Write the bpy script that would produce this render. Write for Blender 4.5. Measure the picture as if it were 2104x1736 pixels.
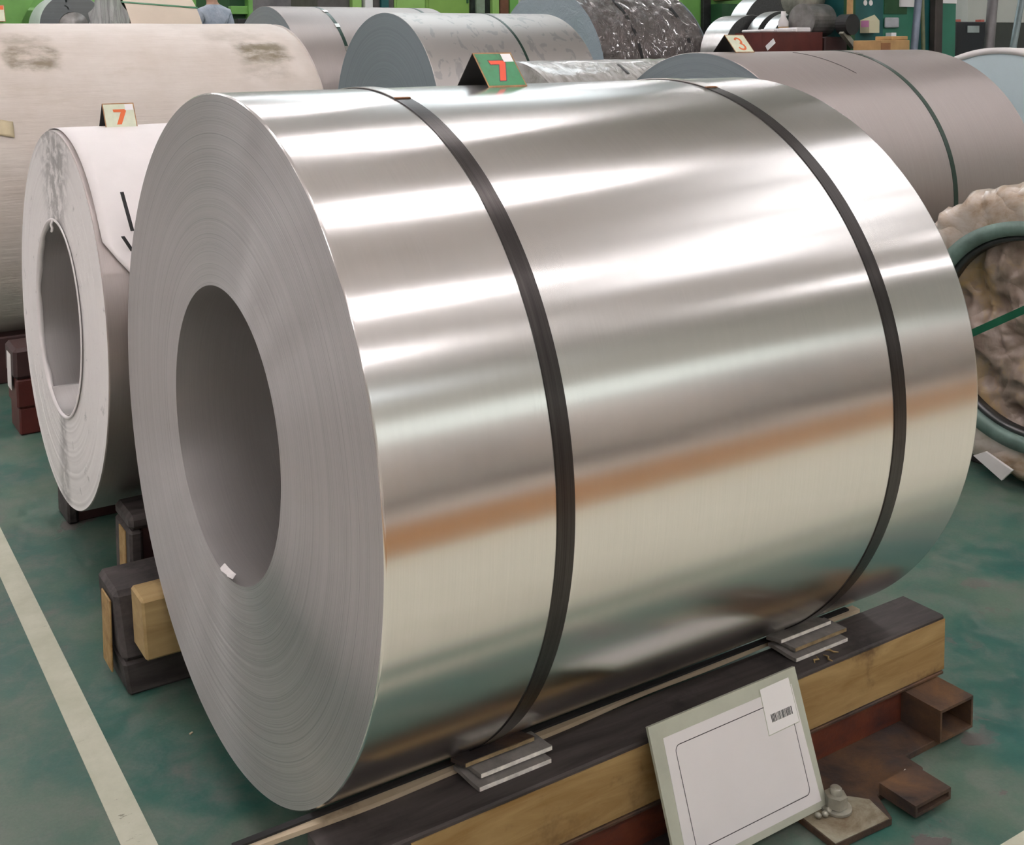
import bpy, bmesh, math, random
from mathutils import Vector, Matrix, noise
random.seed(11)
for o in list(bpy.data.objects): bpy.data.objects.remove(o, do_unlink=True)
SC = bpy.context.scene
COL = SC.collection
PI = math.pi

# ------------------------------------------------------------------ camera
F, W, H = 2288.5, 2104, 1736
PPX, PPY = 1052 - 192.1, 868 - 594.4            # principal point: the picture is the lower right of a level view
CAM = Vector((-0.6464, -1.8009, 1.348))
YAW, PIT, ROL = 0.52625, 0.07097, -0.01252
FW = Vector((math.sin(YAW)*math.cos(PIT), math.cos(YAW)*math.cos(PIT), -math.sin(PIT)))
RT0 = Vector((math.cos(YAW), -math.sin(YAW), 0)); UP0 = RT0.cross(FW)
RT = math.cos(ROL)*RT0 + math.sin(ROL)*UP0
UP = -math.sin(ROL)*RT0 + math.cos(ROL)*UP0
cd = bpy.data.cameras.new('camera'); cam = bpy.data.objects.new('camera', cd); COL.objects.link(cam)
cd.sensor_fit = 'HORIZONTAL'; cd.sensor_width = 36; cd.lens = 36*F/W
cd.shift_x = 192.1/W; cd.shift_y = -594.4/W
cd.clip_start = 0.02; cd.clip_end = 200
m = Matrix((RT, UP, -FW)).transposed().to_4x4(); m.translation = CAM
cam.matrix_world = m
SC.camera = cam

# ------------------------------------------------------------------ world and exposure
wd = bpy.data.worlds.new('world'); SC.world = wd; wd.use_nodes = True
wd.node_tree.nodes['Background'].inputs[0].default_value = (.55, .65, .8, 1)
wd.node_tree.nodes['Background'].inputs[1].default_value = 0.6
SC.view_settings.view_transform = 'Standard'; SC.view_settings.look = 'None'
SC.view_settings.gamma = 1; SC.view_settings.use_curve_mapping = False
SC.view_settings.exposure = 0.75
ROOF_E, LAMP_E, WIN_E = 2.5, 27.0, 4.0

def at(px, py, Y):
    d = FW + RT*((px-PPX)/F) - UP*((py-PPY)/F)
    return CAM + d*((Y-CAM.y)/d.y)

# ------------------------------------------------------------------ materials
MATS = {}
class NT:
    def __init__(s, name):
        s.m = bpy.data.materials.new(name); s.m.use_nodes = True
        s.t = s.m.node_tree; s.b = s.t.nodes['Principled BSDF']
    def n(s, typ, **kw):
        x = s.t.nodes.new(typ)
        for k, v in kw.items(): setattr(x, k, v)
        return x
    def l(s, a, b): s.t.links.new(a, b)
    def sock(s, v, inp):
        if isinstance(v, (int, float)): inp.default_value = v
        elif isinstance(v, tuple): inp.default_value = v if len(v) == 4 or len(v) == len(inp.default_value) else (*v, 1)
        else: s.l(v, inp)
    def coords(s, scale=(1, 1, 1), rot=(0, 0, 0), loc=(0, 0, 0)):
        tc = s.n('ShaderNodeTexCoord'); mp = s.n('ShaderNodeMapping')
        mp.inputs['Scale'].default_value = scale; mp.inputs['Rotation'].default_value = rot; mp.inputs['Location'].default_value = loc
        s.l(tc.outputs['Object'], mp.inputs[0]); return mp.outputs[0]
    def noise(s, scale=5, detail=4, rough=.55, vec=None, dist=0):
        x = s.n('ShaderNodeTexNoise'); x.inputs['Scale'].default_value = scale; x.inputs['Detail'].default_value = detail
        x.inputs['Roughness'].default_value = rough; x.inputs['Distortion'].default_value = dist
        s.l(vec if vec is not None else s.coords(), x.inputs['Vector']); return x.outputs[0]
    def ramp(s, fac, stops):
        x = s.n('ShaderNodeValToRGB'); e = x.color_ramp.elements
        while len(e) < len(stops): e.new(.5)
        for i, (p, c) in enumerate(stops):
            e[i].position = p; e[i].color = c if len(c) == 4 else (*c, 1)
        s.l(fac, x.inputs[0]); return x.outputs[0]
    def mix(s, fac, a, b, blend='MIX'):
        x = s.n('ShaderNodeMix', data_type='RGBA', blend_type=blend)
        s.sock(fac, x.inputs[0]); s.sock(a, x.inputs[6]); s.sock(b, x.inputs[7]); return x.outputs[2]
    def math(s, op, a, b=0.0, c=None):
        x = s.n('ShaderNodeMath', operation=op); s.sock(a, x.inputs[0]); s.sock(b, x.inputs[1])
        if c is not None: s.sock(c, x.inputs[2])
        return x.outputs[0]
    def smooth(s, v, a, b, lo=0., hi=1.):
        x = s.n('ShaderNodeMapRange', interpolation_type='SMOOTHSTEP'); s.sock(v, x.inputs[0])
        for i, q in enumerate((a, b, lo, hi)): x.inputs[i+1].default_value = q
        return x.outputs[0]
    def bump(s, h, strength=.3, dist=.01):
        x = s.n('ShaderNodeBump'); x.inputs['Strength'].default_value = strength; x.inputs['Distance'].default_value = dist
        s.l(h, x.inputs['Height']); s.l(x.outputs[0], s.b.inputs['Normal'])
    def set(s, **kw):
        for k, v in kw.items(): s.sock(v, s.b.inputs[k.replace('_', ' ')])
        return s.m

def plain(name, col, rough=.5, metal=0., var=.25, scale=8, bump=0., bscale=60, **kw):
    """one colour with a little procedural mottling"""
    if name in MATS: return MATS[name]
    n = NT(name); f = n.noise(scale, 5, .6)
    c = n.ramp(f, [(.3, tuple(x*(1-var) for x in col)), (.7, tuple(min(1, x*(1+var*.6)) for x in col))])
    n.set(Base_Color=c, Roughness=rough, Metallic=metal, **kw)
    if bump: n.bump(n.noise(bscale, 4), bump, .004)
    MATS[name] = n.m; return n.m

def emit(name, col, strength):
    n = NT(name); n.set(Base_Color=(.8, .8, .8, 1), Emission_Color=(*col, 1), Emission_Strength=strength); MATS[name] = n.m; return n.m

def steel(name, col, rough, aniso=.7, rot=.25, streak=.06, rings=False, metal=1.):
    n = NT(name)
    tg = n.n('ShaderNodeTangent', direction_type='RADIAL', axis='X')
    n.l(tg.outputs[0], n.b.inputs['Tangent'])
    tc = n.n('ShaderNodeTexCoord')
    sp = n.n('ShaderNodeSeparateXYZ'); n.l(tc.outputs['Object'], sp.inputs[0])
    if rings:      # fine wraps: noise that depends on the radius alone
        rad = n.math('SQRT', n.math('ADD', n.math('POWER', sp.outputs[1], 2.), n.math('POWER', sp.outputs[2], 2.)))
        cb = n.n('ShaderNodeCombineXYZ'); n.l(rad, cb.inputs[0])
        f = n.noise(420, 3, .7, cb.outputs[0])
        g = n.noise(45, 2, .6, cb.outputs[0])
        f = n.math('ADD', n.math('MULTIPLY', f, .75), n.math('MULTIPLY', g, .25))
        c = n.ramp(f, [(.34, tuple(x*.62 for x in col)), (.5, col), (.66, tuple(min(1, x*1.18) for x in col))])
        n.bump(f, .25, .0015)
    else:          # rolling marks round the coil
        mp = n.coords((140, 1.5, 1.5)); f = n.noise(3, 5, .65, mp)
        c = n.ramp(f, [(.3, tuple(x*(1-streak) for x in col)), (.7, tuple(min(1, x*(1+streak)) for x in col))])
        n.bump(f, .02, .001)
    n.set(Base_Color=c, Roughness=rough, Metallic=metal, Anisotropic=aniso, Anisotropic_Rotation=rot)
    MATS[name] = n.m; return n.m

def wood(name, c1, c2, dark=(.02, .013, .010), grime=.5, axis=0):
    n = NT(name); sc = [18, 18, 18]; sc[axis] = 2.2
    f = n.noise(1.6, 6, .6, n.coords(tuple(sc)), .6)
    c = n.ramp(f, [(.3, c1), (.7, c2)])
    g = n.smooth(n.noise(7, 5, .7), .42+.2*(1-grime), .62+.2*(1-grime))
    c = n.mix(n.math('MULTIPLY', g, .85), c, (*dark, 1))
    n.set(Base_Color=c, Roughness=.72); n.bump(f, .35, .003)
    MATS[name] = n.m; return n.m

steel('bright_steel', (.755, .735, .72), .215, .80, .25, .03)
steel('coil_edge_steel', (.42, .41, .405), .36, .99, .25, rings=True, metal=.68)
steel('bore_steel', (.42, .40, .39), .42, .5, .25, .05, metal=.7)
steel('grey_steel', (.40, .36, .345), .52, .6, .25, .05)
steel('blotchy_steel', (.52, .50, .48), .36, .3, .25, .05)
steel('edge_bluegrey', (.26, .305, .33), .5, .3, .25, rings=True, metal=.5)
steel('edge_darkgrey', (.16, .175, .18), .45, .3, .25, rings=True, metal=.6)
steel('strap_steel', (.060, .054, .052), .33, .5, .25, .3, metal=.9)
plain('strap_green', (.02, .05, .035), .35, .3)
plain('strap_light', (.62, .60, .57), .25, .9, .1)
plain('strap_rust', (.30, .13, .05), .6)
plain('white_paper', (.78, .74, .73), .55, 0, .05, 6, .15, 9)
plain('sheet_white', (.83, .80, .805), .45, 0, .03, 5)
plain('label_white', (.93, .91, .91), .45, 0, .02, 5)
plain('ink', (.05, .05, .055), .5)
plain('board_grey', (.50, .52, .43), .5, 0, .14, 9)
plain('sign_cream', (.66, .69, .53), .4, 0, .12, 30)
plain('sign_edge', (.38, .20, .085), .6, 0, .4, 60)
plain('sign_back', (.035, .035, .035), .5, .2)
plain('numeral_red', (.80, .075, .02), .4, 0, .06)
plain('numeral_orange', (.72, .14, .03), .4, 0, .1)
plain('rubber_dark', (.018, .017, .017), .8)
plain('felt_grey', (.20, .185, .17), .9, 0, .3, 30, .4, 120)
plain('felt_white', (.82, .79, .73), .85, 0, .3, 60, .3, 200)
plain('felt_tan', (.30, .22, .12), .9, 0, .4, 50)
plain('maroon', (.10, .018, .014), .45, 0, .35, 6)
plain('maroon_dark', (.045, .016, .015), .55, 0, .4, 7)
plain('green_machine', (.17, .40, .09), .4, 0, .18, 3)
plain('green_light', (.30, .50, .13), .4, 0, .12, 3)
plain('green_dark', (.02, .09, .03), .5, 0, .3, 4)
plain('green_panel', (.035, .20, .13), .45, 0, .15, 4)
plain('teal_panel', (.012, .10, .10), .45, 0, .25, 4)
plain('navy_black', (.010, .012, .018), .4, 0, .3)
plain('wall_pale', (.50, .52, .48), .7, 0, .08, 2)
plain('wall_grey', (.50, .465, .45), .8, 0, .12, 1)
plain('wall_beige', (.64, .64, .57), .8, 0, .12, 1)
plain('ceiling_white', (.78, .74, .725), .8, 0, .06, 1)
plain('pole_grey', (.16, .15, .15), .4, .3)
plain('pole_blue', (.17, .20, .26), .45, .2)
plain('dark_metal', (.05, .05, .052), .4, .6, .4)
plain('machine_grey', (.28, .27, .26), .4, .5, .4, 10)
plain('cardboard', (.46, .28, .12), .8, 0, .2, 9)
plain('shirt_blue', (.36, .42, .50), .85, 0, .15, 6, .3, 40)
plain('trousers_navy', (.05, .06, .09), .9)
plain('skin', (.50, .29, .20), .5, 0, .05)
plain('hair_black', (.015, .012, .010), .6)
plain('cap_white', (.62, .62, .60), .8)
plain('pink_note', (.72, .30, .55), .6, 0, .03)
plain('cream_box', (.62, .58, .40), .5, 0, .05)
plain('ring_green', (.17, .25, .22), .40, .2, .35, 14)
plain('ring_steel', (.11, .11, .112), .3, .8, .3, 14)
plain('zinc', (.40, .39, .33), .45, .5, .3, 25, .3, 90)
plain('tyre_black', (.012, .012, .012), .6)

def mk_green_sign():
    n = NT('sign_green'); f = n.noise(26, 5, .7)
    c = n.ramp(f, [(.33, (.03, .055, .02)), (.43, (.012, .20, .06)), (.7, (.014, .26, .085))])
    n.set(Base_Color=c, Roughness=.35); MATS['sign_green'] = n.m
mk_green_sign()

def mk_floor():
    n = NT('floor_paint'); co = n.coords()
    a = n.noise(2.2, 6, .62, co); b = n.noise(11, 6, .7, co, .4); c = n.noise(1.1, 4, .6, n.coords((1, 1, 1), loc=(7.3, 2.1, 0)))
    col = n.ramp(a, [(.30, (.012, .095, .086)), (.44, (.035, .128, .100)), (.56, (.095, .160, .118)), (.70, (.165, .195, .155))])
    col = n.mix(n.math('MULTIPLY', n.smooth(b, .40, .72), .65), col, (.18, .20, .172, 1))
    worn = n.math('MULTIPLY', n.smooth(n.noise(5.5, 5, .6, co, .3), .60, .62), n.smooth(c, .45, .6))
    col = n.mix(n.math('MULTIPLY', worn, .85), col, (.145, .115, .11, 1))
    dirt = n.smooth(n.noise(3.1, 6, .7, n.coords(loc=(3, 9, 0))), .52, .72)
    col = n.mix(n.math('MULTIPLY', dirt, .8), col, (.165, .16, .145, 1))
    fine = n.noise(150, 3, .7, co)
    col = n.mix(.25, col, n.ramp(fine, [(.3, (.35, .35, .35)), (.7, (1, 1, 1))]), 'MULTIPLY')
    rg = n.ramp(b, [(.3, (.34, .34, .34)), (.75, (.55, .55, .55))])
    n.set(Base_Color=col, Roughness=rg)
    h = n.math('ADD', n.math('MULTIPLY', worn, -1.), n.math('MULTIPLY', fine, .2))
    n.bump(h, .3, .002); MATS['floor_paint'] = n.m
mk_floor()

def mk_line(name, c0, c1, ca):
    n = NT(name); co = n.coords()
    f = n.noise(9, 6, .65, co); col = n.ramp(f, [(.35, c0), (.65, c1)])
    crack = n.math('MULTIPLY', n.smooth(n.noise(26, 6, .75, n.coords((1, 3, 1))), .60, .66), n.smooth(n.noise(3, 3, .6, co), .45, .62))
    col = n.mix(n.math('MULTIPLY', crack, .8), col, ca)
    n.set(Base_Color=col, Roughness=.9, Specular_IOR_Level=.12); n.bump(n.noise(60, 4, .7, co), .25, .002); MATS[name] = n.m
mk_line('line_white', (.50, .51, .40), (.60, .60, .49), (.13, .12, .08, 1))
mk_line('walk_cream', (.58, .585, .475), (.66, .655, .55), (.45, .42, .30, 1))
mk_line('walk_ochre', (.30, .14, .045), (.38, .19, .07), (.25, .15, .07, 1))

def mk_rust():
    n = NT('rust_steel'); co = n.coords(); a = n.noise(9, 6, .68, co, .5); b = n.noise(4, 5, .6, n.coords(loc=(4, 1, 2)))
    col = n.ramp(a, [(.3, (.030, .020, .018)), (.5, (.095, .052, .030)), (.7, (.17, .085, .035))])
    col = n.mix(n.smooth(b, .48, .66), col, (.045, .036, .036, 1))
    n.set(Base_Color=col, Roughness=.7, Metallic=.1); n.bump(n.noise(90, 5, .75, co), .5, .003); MATS['rust_steel'] = n.m
    n = NT('rust_red'); a = n.noise(7, 6, .65, n.coords((1, 1, 3)), .3)
    col = n.ramp(a, [(.32, (.040, .014, .012)), (.55, (.13, .030, .012)), (.75, (.17, .050, .018))])
    n.set(Base_Color=col, Roughness=.62); n.bump(n.noise(70, 5), .4, .003); MATS['rust_red'] = n.m
    n = NT('plate_pale'); a = n.noise(10, 6, .7, n.coords(), .6)
    col = n.ramp(a, [(.3, (.14, .095, .05)), (.48, (.25, .225, .16)), (.7, (.36, .35, .28))])
    n.set(Base_Color=col, Roughness=.7); n.bump(n.noise(80, 5), .5, .003); MATS['plate_pale'] = n.m
mk_rust()
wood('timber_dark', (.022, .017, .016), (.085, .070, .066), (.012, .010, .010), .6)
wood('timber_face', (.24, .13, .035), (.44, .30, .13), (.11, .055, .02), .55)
wood('timber_light', (.29, .19, .075), (.42, .30, .135), (.20, .13, .05), .2)
wood('ply_edge', (.46, .36, .24), (.62, .52, .38), (.22, .15, .09), .35)

def mk_blotch():
    # drying marks on the grey coil's skin
    n = NT('marked_steel'); co = n.coords((1.6, 1, 1))
    f = n.smooth(n.noise(9, 3, .5, co, .8), .56, .62)
    c = n.mix(n.math('MULTIPLY', f, .42), (.47, .44, .42, 1), (.24, .245, .25, 1))
    n.set(Base_Color=c, Roughness=.46, Metallic=.85); MATS['marked_steel'] = n.m
mk_blotch()

def mk_creampaper():
    n = NT('cream_paper'); tc = n.n('ShaderNodeTexCoord'); sp = n.n('ShaderNodeSeparateXYZ'); n.l(tc.outputs['Object'], sp.inputs[0])
    x, z = sp.outputs[0], sp.outputs[2]
    w = n.noise(5, 5, .6); col = n.ramp(w, [(.3, (.53, .465, .41)), (.7, (.62, .56, .51))])
    wx = n.math('ADD', x, n.math('MULTIPLY', n.math('SUBTRACT', n.noise(14, 4, .6), .5), .09))
    wz = n.math('ADD', z, n.math('MULTIPLY', n.math('SUBTRACT', n.noise(17, 4, .6), .5), .06))
    def box(x0, x1, z0, z1, e=.035):
        a = n.math('MULTIPLY', n.smooth(wx, x0-e, x0+e), n.smooth(wx, x1-e, x1+e, 1., 0.))
        return n.math('MULTIPLY', a, n.math('MULTIPLY', n.smooth(wz, z0-e*.6, z0+e*.6), n.smooth(wz, z1-e*.6, z1+e*.6, 1., 0.)))
    for q, s in (((.24, .44, .600, .630), .6), ((.25, .45, .50, .588), .85), ((1.27, 1.50, .52, .60), .95), ((1.24, 1.47, .44, .54), .35), ((1.15, 1.45, .61, .65), .3)):
        col = n.mix(n.math('MULTIPLY', box(*q), n.math('MULTIPLY', n.smooth(n.noise(7, 5, .65, n.coords((1, 1, 3))), .25, .6), s)), col, (.15, .12, .065, 1))
    st = n.smooth(n.noise(2.6, 6, .7, n.coords((1, 1, 5))), .55, .75)
    col = n.mix(n.math('MULTIPLY', st, .30), col, (.36, .30, .21, 1))
    n.set(Base_Color=col, Roughness=.42)
    n.bump(n.noise(4, 5, .6, n.coords((.6, 1, 7))), .25, .02); MATS['cream_paper'] = n.m
mk_creampaper()

def mk_whiteface():
    # paper ring of the white coil with grey scuffs
    n = NT('white_edge'); tc = n.n('ShaderNodeTexCoord'); sp = n.n('ShaderNodeSeparateXYZ'); n.l(tc.outputs['Object'], sp.inputs[0])
    ang = n.math('ARCTAN2', sp.outputs[1], sp.outputs[2])
    rad = n.math('SQRT', n.math('ADD', n.math('POWER', sp.outputs[1], 2.), n.math('POWER', sp.outputs[2], 2.)))
    cb = n.n('ShaderNodeCombineXYZ'); n.l(n.math('MULTIPLY', ang, 3.), cb.inputs[0]); n.l(n.math('MULTIPLY', rad, 9.), cb.inputs[1])
    f = n.noise(2.6, 6, .65, cb.outputs[0], .5)
    aa = n.math('ABSOLUTE', ang)
    top = n.math('MULTIPLY', n.smooth(aa, .12, .55, 1., 0.), n.smooth(f, .38, .58))
    bot = n.math('MULTIPLY', n.smooth(aa, 2.95, 3.1), n.smooth(f, .30, .6))
    rest = n.math('MULTIPLY', n.smooth(f, .60, .70), .5)
    g = n.math('MAXIMUM', n.math('MULTIPLY', top, .75), n.math('MAXIMUM', n.math('MULTIPLY', bot, .7), rest))
    col = n.mix(g, (.76, .735, .72, 1), (.18, .175, .17, 1))
    n.set(Base_Color=col, Roughness=.4); n.bump(f, .25, .004); MATS['white_edge'] = n.m
mk_whiteface()

def creases(n, scale, d):
    co = n.coords(); nz = n.n('ShaderNodeTexNoise'); nz.inputs['Scale'].default_value = 3.; n.l(co, nz.inputs['Vector'])
    ad = n.n('ShaderNodeMix', data_type='RGBA', blend_type='LINEAR_LIGHT'); ad.inputs[0].default_value = .35; n.l(co, ad.inputs[6]); n.l(nz.outputs[1], ad.inputs[7])
    v = n.n('ShaderNodeTexVoronoi', feature='F1'); v.inputs['Scale'].default_value = scale; n.l(ad.outputs[2], v.inputs['Vector'])
    n.bump(n.math('MULTIPLY', v.outputs['Distance'], -1.), .6, d)
def mk_kraft():
    n = NT('kraft_wrap'); f = n.noise(6, 6, .65, None, .8); g = n.noise(15, 4, .6)
    col = n.ramp(f, [(.32, (.30, .19, .10)), (.43, (.46, .36, .27)), (.55, (.56, .49, .43)), (.7, (.64, .59, .55))])
    n.set(Base_Color=col, Roughness=.33, Coat_Weight=.6, Coat_Roughness=.12)
    creases(n, 8., .03); MATS['kraft_wrap'] = n.m
    n = NT('kraft_dark'); f = n.noise(5, 6, .65, None, .8)
    col = n.ramp(f, [(.32, (.19, .13, .10)), (.52, (.34, .26, .21)), (.7, (.46, .31, .13))])
    n.set(Base_Color=col, Roughness=.35, Coat_Weight=.3, Coat_Roughness=.15)
    creases(n, 6., .04); MATS['kraft_dark'] = n.m
    n = NT('film_dark'); f = n.noise(7, 5, .65, n.coords((1.5, 1, 1)), 1.2)
    n.set(Base_Color=(.15, .125, .12, 1), Roughness=.16, Metallic=.35, Coat_Weight=.8, Coat_Roughness=.06)
    n.bump(f, .8, .05); MATS['film_dark'] = n.m
    n = NT('film_blue'); f = n.noise(5, 5, .65, None, 1.2)
    n.set(Base_Color=(.36, .43, .475, 1), Roughness=.2, Coat_Weight=.8, Coat_Roughness=.06)
    n.bump(f, .45, .05); MATS['film_blue'] = n.m
    n = NT('film_pale'); f = n.noise(6, 5, .65, n.coords((2.5, 1, 1), rot=(0, .6, 0)), .8)
    c = n.ramp(f, [(.35, (.38, .36, .34)), (.6, (.62, .60, .58))])
    n.set(Base_Color=c, Roughness=.22, Metallic=.35, Coat_Weight=.6, Coat_Roughness=.08)
    n.bump(f, .5, .03); MATS['film_pale'] = n.m
    n = NT('film_white'); f = n.noise(4, 5, .65, n.coords((1, 2.5, .5)), 1.)
    c = n.ramp(f, [(.35, (.34, .33, .33)), (.6, (.66, .66, .66))])
    n.set(Base_Color=c, Roughness=.25, Coat_Weight=.5, Coat_Roughness=.1)
    n.bump(f, .7, .05); MATS['film_white'] = n.m
mk_kraft()
emit('daylight_glass', (1., .98, 1.), ROOF_E); emit('sky_glass', (.86, .95, 1.0), ROOF_E)
emit('window_glass', (.86, 1.0, .93), WIN_E*.14); emit('side_fill_glow', (1., .97, .96), WIN_E*.85)  # the side glow belongs to the added left-wall panes
emit('lamp_tube', (1., .97, .99), LAMP_E)

# ------------------------------------------------------------------ mesh helpers
def mesh(name, vf, mat=None, parent=None, smooth=False, loc=None, bevel=0., shade_angle=None):
    v, f = vf
    me = bpy.data.meshes.new(name); me.from_pydata([tuple(q) for q in v], [], f); me.validate()
    bm = bmesh.new(); bm.from_mesh(me); bmesh.ops.recalc_face_normals(bm, faces=bm.faces)
    if bevel: bmesh.ops.bevel(bm, geom=list(bm.edges), offset=bevel, segments=1, affect='EDGES', clamp_overlap=True)
    bm.to_mesh(me); bm.free()
    if smooth: me.polygons.foreach_set('use_smooth', [True]*len(me.polygons))
    if mat is not None: me.materials.append(MATS[mat] if isinstance(mat, str) else mat)
    o = bpy.data.objects.new(name, me); COL.objects.link(o)
    if parent is not None: o.parent = parent
    if loc is not None: o.location = loc
    return o

def tag(o, label=None, cat=None, group=None, kind=None):
    for k, v in (('label', label), ('category', cat), ('group', group), ('kind', kind)):
        if v: o[k] = v
    return o
def thing(name, label, cat, loc=(0, 0, 0), rotz=0., group=None, kind=None):
    o = bpy.data.objects.new(name, None); COL.objects.link(o); o.location = loc; o.rotation_euler = (0, 0, rotz)
    o.empty_display_size = .1
    return tag(o, label, cat, group, kind)
def copy_tree(o, parent=None):
    c = o.copy(); COL.objects.link(c)
    if parent is not None: c.parent = parent
    for ch in [q for q in bpy.data.objects if q.parent == o]: copy_tree(ch, c)
    return c

def box(x0, x1, y0, y1, z0, z1):
    v = [(x, y, z) for x in (x0, x1) for y in (y0, y1) for z in (z0, z1)]
    return v, [(0, 1, 3, 2), (4, 6, 7, 5), (0, 4, 5, 1), (2, 3, 7, 6), (0, 2, 6, 4), (1, 5, 7, 3)]
def join(*vfs):
    V, Fc = [], []
    for v, f in vfs:
        n = len(V); V += list(v); Fc += [tuple(i+n for i in q) for q in f]
    return V, Fc
def xf(vf, M): return [tuple(M @ Vector(p)) for p in vf[0]], vf[1]
def prism(poly, z0, z1):
    n = len(poly); v = [(x, y, z0) for x, y in poly] + [(x, y, z1) for x, y in poly]
    return v, [tuple(range(n-1, -1, -1)), tuple(range(n, 2*n))] + [(i, (i+1) % n, n+(i+1) % n, n+i) for i in range(n)]
def lathe(prof, seg=128, a0=0., a1=2*PI, closed_prof=False, axis='x', jit=None):
    """prof: (x, r) pairs turned round the local X axis; angle 0 is straight up"""
    full = abs(a1-a0-2*PI) < 1e-6; n = seg if full else seg+1
    V = []
    for i in range(n):
        a = a0+(a1-a0)*i/seg
        for x, r in prof:
            p = Vector((x, math.sin(a)*r, math.cos(a)*r))
            if jit: p = jit(p, a)
            V.append(tuple(p) if axis == 'x' else ((-p.y, p.x, p.z) if axis == 'y' else (p.z, p.y, p.x)))
    k = len(prof); Fc = []
    for i in range(seg):
        j = (i+1) % n
        for q in range(k if closed_prof else k-1):
            q2 = (q+1) % k; Fc.append((i*k+q, i*k+q2, j*k+q2, j*k+q))
    if closed_prof and not full: Fc += [tuple(range(k)), tuple((n-1)*k+q for q in range(k-1, -1, -1))]
    return V, Fc
def tube(pts, r, seg=10):
    V, Fc = [], []; pts = [Vector(p) for p in pts]
    for i, p in enumerate(pts):
        d = (pts[min(i+1, len(pts)-1)]-pts[max(i-1, 0)]).normalized()
        a = d.orthogonal().normalized() if i == 0 else (a-d*a.dot(d)).normalized()
        b = d.cross(a); rr = r[i] if isinstance(r, (list, tuple)) else r
        V += [tuple(p+(a*math.cos(t)+b*math.sin(t))*rr) for t in (2*PI*k/seg for k in range(seg))]
    for i in range(len(pts)-1):
        Fc += [(i*seg+k, i*seg+(k+1) % seg, (i+1)*seg+(k+1) % seg, (i+1)*seg+k) for k in range(seg)]
    Fc += [tuple(range(seg-1, -1, -1)), tuple((len(pts)-1)*seg+k for k in range(seg))]
    return V, Fc
def stroke2d(path, w, closed=False):
    """flat ribbon along a 2D path"""
    P = [Vector(q) for q in path]; n = len(P); L, R = [], []
    for i in range(n):
        a = P[i-1] if (i or closed) else P[i]; b = P[(i+1) % n] if (i < n-1 or closed) else P[i]
        d = (b-a).normalized(); q = Vector((-d.y, d.x))*w/2; L.append(P[i]+q); R.append(P[i]-q)
    return L+R[::-1] if not closed else (L, R)

# ------------------------------------------------------------------ the setting
ST = dict(kind='structure')
X0, X1, Y0, Y1, ZC = -9., 17., -12., 19., 6.6
tag(mesh('floor', box(X0, X1, Y0, Y1, -.08, 0), 'floor_paint'), 'green painted concrete floor with worn patches', **ST)
tag(mesh('trim_1', box(-.187, -.132, -1.2, 9., .0, .0016), 'line_white'), 'cracked white floor line running past the coil ends', **ST)
tag(mesh('trim_2', box(-.6, 16.8, -.79, -.737, .0, .0016), 'line_white'), 'white floor line along the front of the coil row', **ST)
tag(mesh('trim_3', box(X0+.2, 16.8, -1.98, -.86, .0, .0014), 'walk_cream'), 'cream painted walkway on the floor', **ST)
tag(mesh('trim_4', box(X0+.2, 16.8, -3.0, -2.0, .0, .0014), 'walk_ochre'), 'ochre painted strip beside the cream walkway', **ST)
tag(mesh('trim_5', box(X0+.2, -.47, -.86, 12., .0, .0012), plain('concrete', (.60, .575, .55), .5, 0, .15, 3, .2, 40)), 'unseen pale concrete aisle added past the coil ends to lighten the coil face', **ST)  # out-of-view pale floor, added to bounce light onto the big coil's face
tag(mesh('trim_6', box(X0+.2, 16.8, Y0+.1, -3.02, .0, .0012), plain('concrete_beige', (.62, .59, .54), .8, 0, .12, 2, .2, 40)), 'beige concrete floor under the coils across the walkway', **ST)
tag(mesh('wall_back', box(X0, X1, Y1, Y1+.2, 0, ZC), 'wall_pale'), 'pale back wall of the hall', **ST)
tag(mesh('wall_left', box(X0-.2, X0, Y0, Y1, 0, ZC), 'wall_grey'), 'grey left wall of the hall', **ST)
tag(mesh('wall_right', box(X1, X1+.2, Y0, Y1, 0, ZC), 'wall_pale'), 'pale right wall of the hall', **ST)
tag(mesh('wall_front', box(X0, X1, Y0-.2, Y0, 0, ZC), 'wall_beige'), 'beige front wall of the hall', **ST)
tag(mesh('ceiling', box(X0, X1, Y0, Y1, ZC, ZC+.15), 'ceiling_white'), 'white ceiling of the hall', **ST)

def rooflight(k, x0, x1, y0, y1, nx, ny, glass='daylight_glass'):
    t = thing('window_%d' % k, 'rooflight of bright panes between grey bars', None, ((x0+x1)/2, (y0+y1)/2, ZC), kind='structure')
    sx, sy = (x1-x0), (y1-y0); pane = None
    for i in range(nx):
        for j in range(ny):
            c = (-sx/2+(i+.5)*sx/nx, -sy/2+(j+.5)*sy/ny, -.03)
            if pane is None:
                pane = mesh('pane', box(-sx/nx/2+.06, sx/nx/2-.06, -sy/ny/2+.10, sy/ny/2-.10, -.01, .01), glass, t); o = pane
            else:
                o = pane.copy(); COL.objects.link(o)
            o.location = c
    for i in range(nx+1): mesh('bar', box(-sx/2+i*sx/nx-.06, -sx/2+i*sx/nx+.06, -sy/2-.06, sy/2+.06, -.10, -.001), 'pole_grey', t)
    for j in range(ny+1): mesh('bar', box(-sx/2, sx/2, -sy/2+j*sy/ny-.10, -sy/2+j*sy/ny+.10, -.09, -.002), 'pole_grey', t)
rooflight(1, 7.0, 9.0, -6.3, .5, 2, 4)
rooflight(2, 5.9, 8.9, 7.0, 16.0, 2, 4, 'sky_glass')

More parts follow.
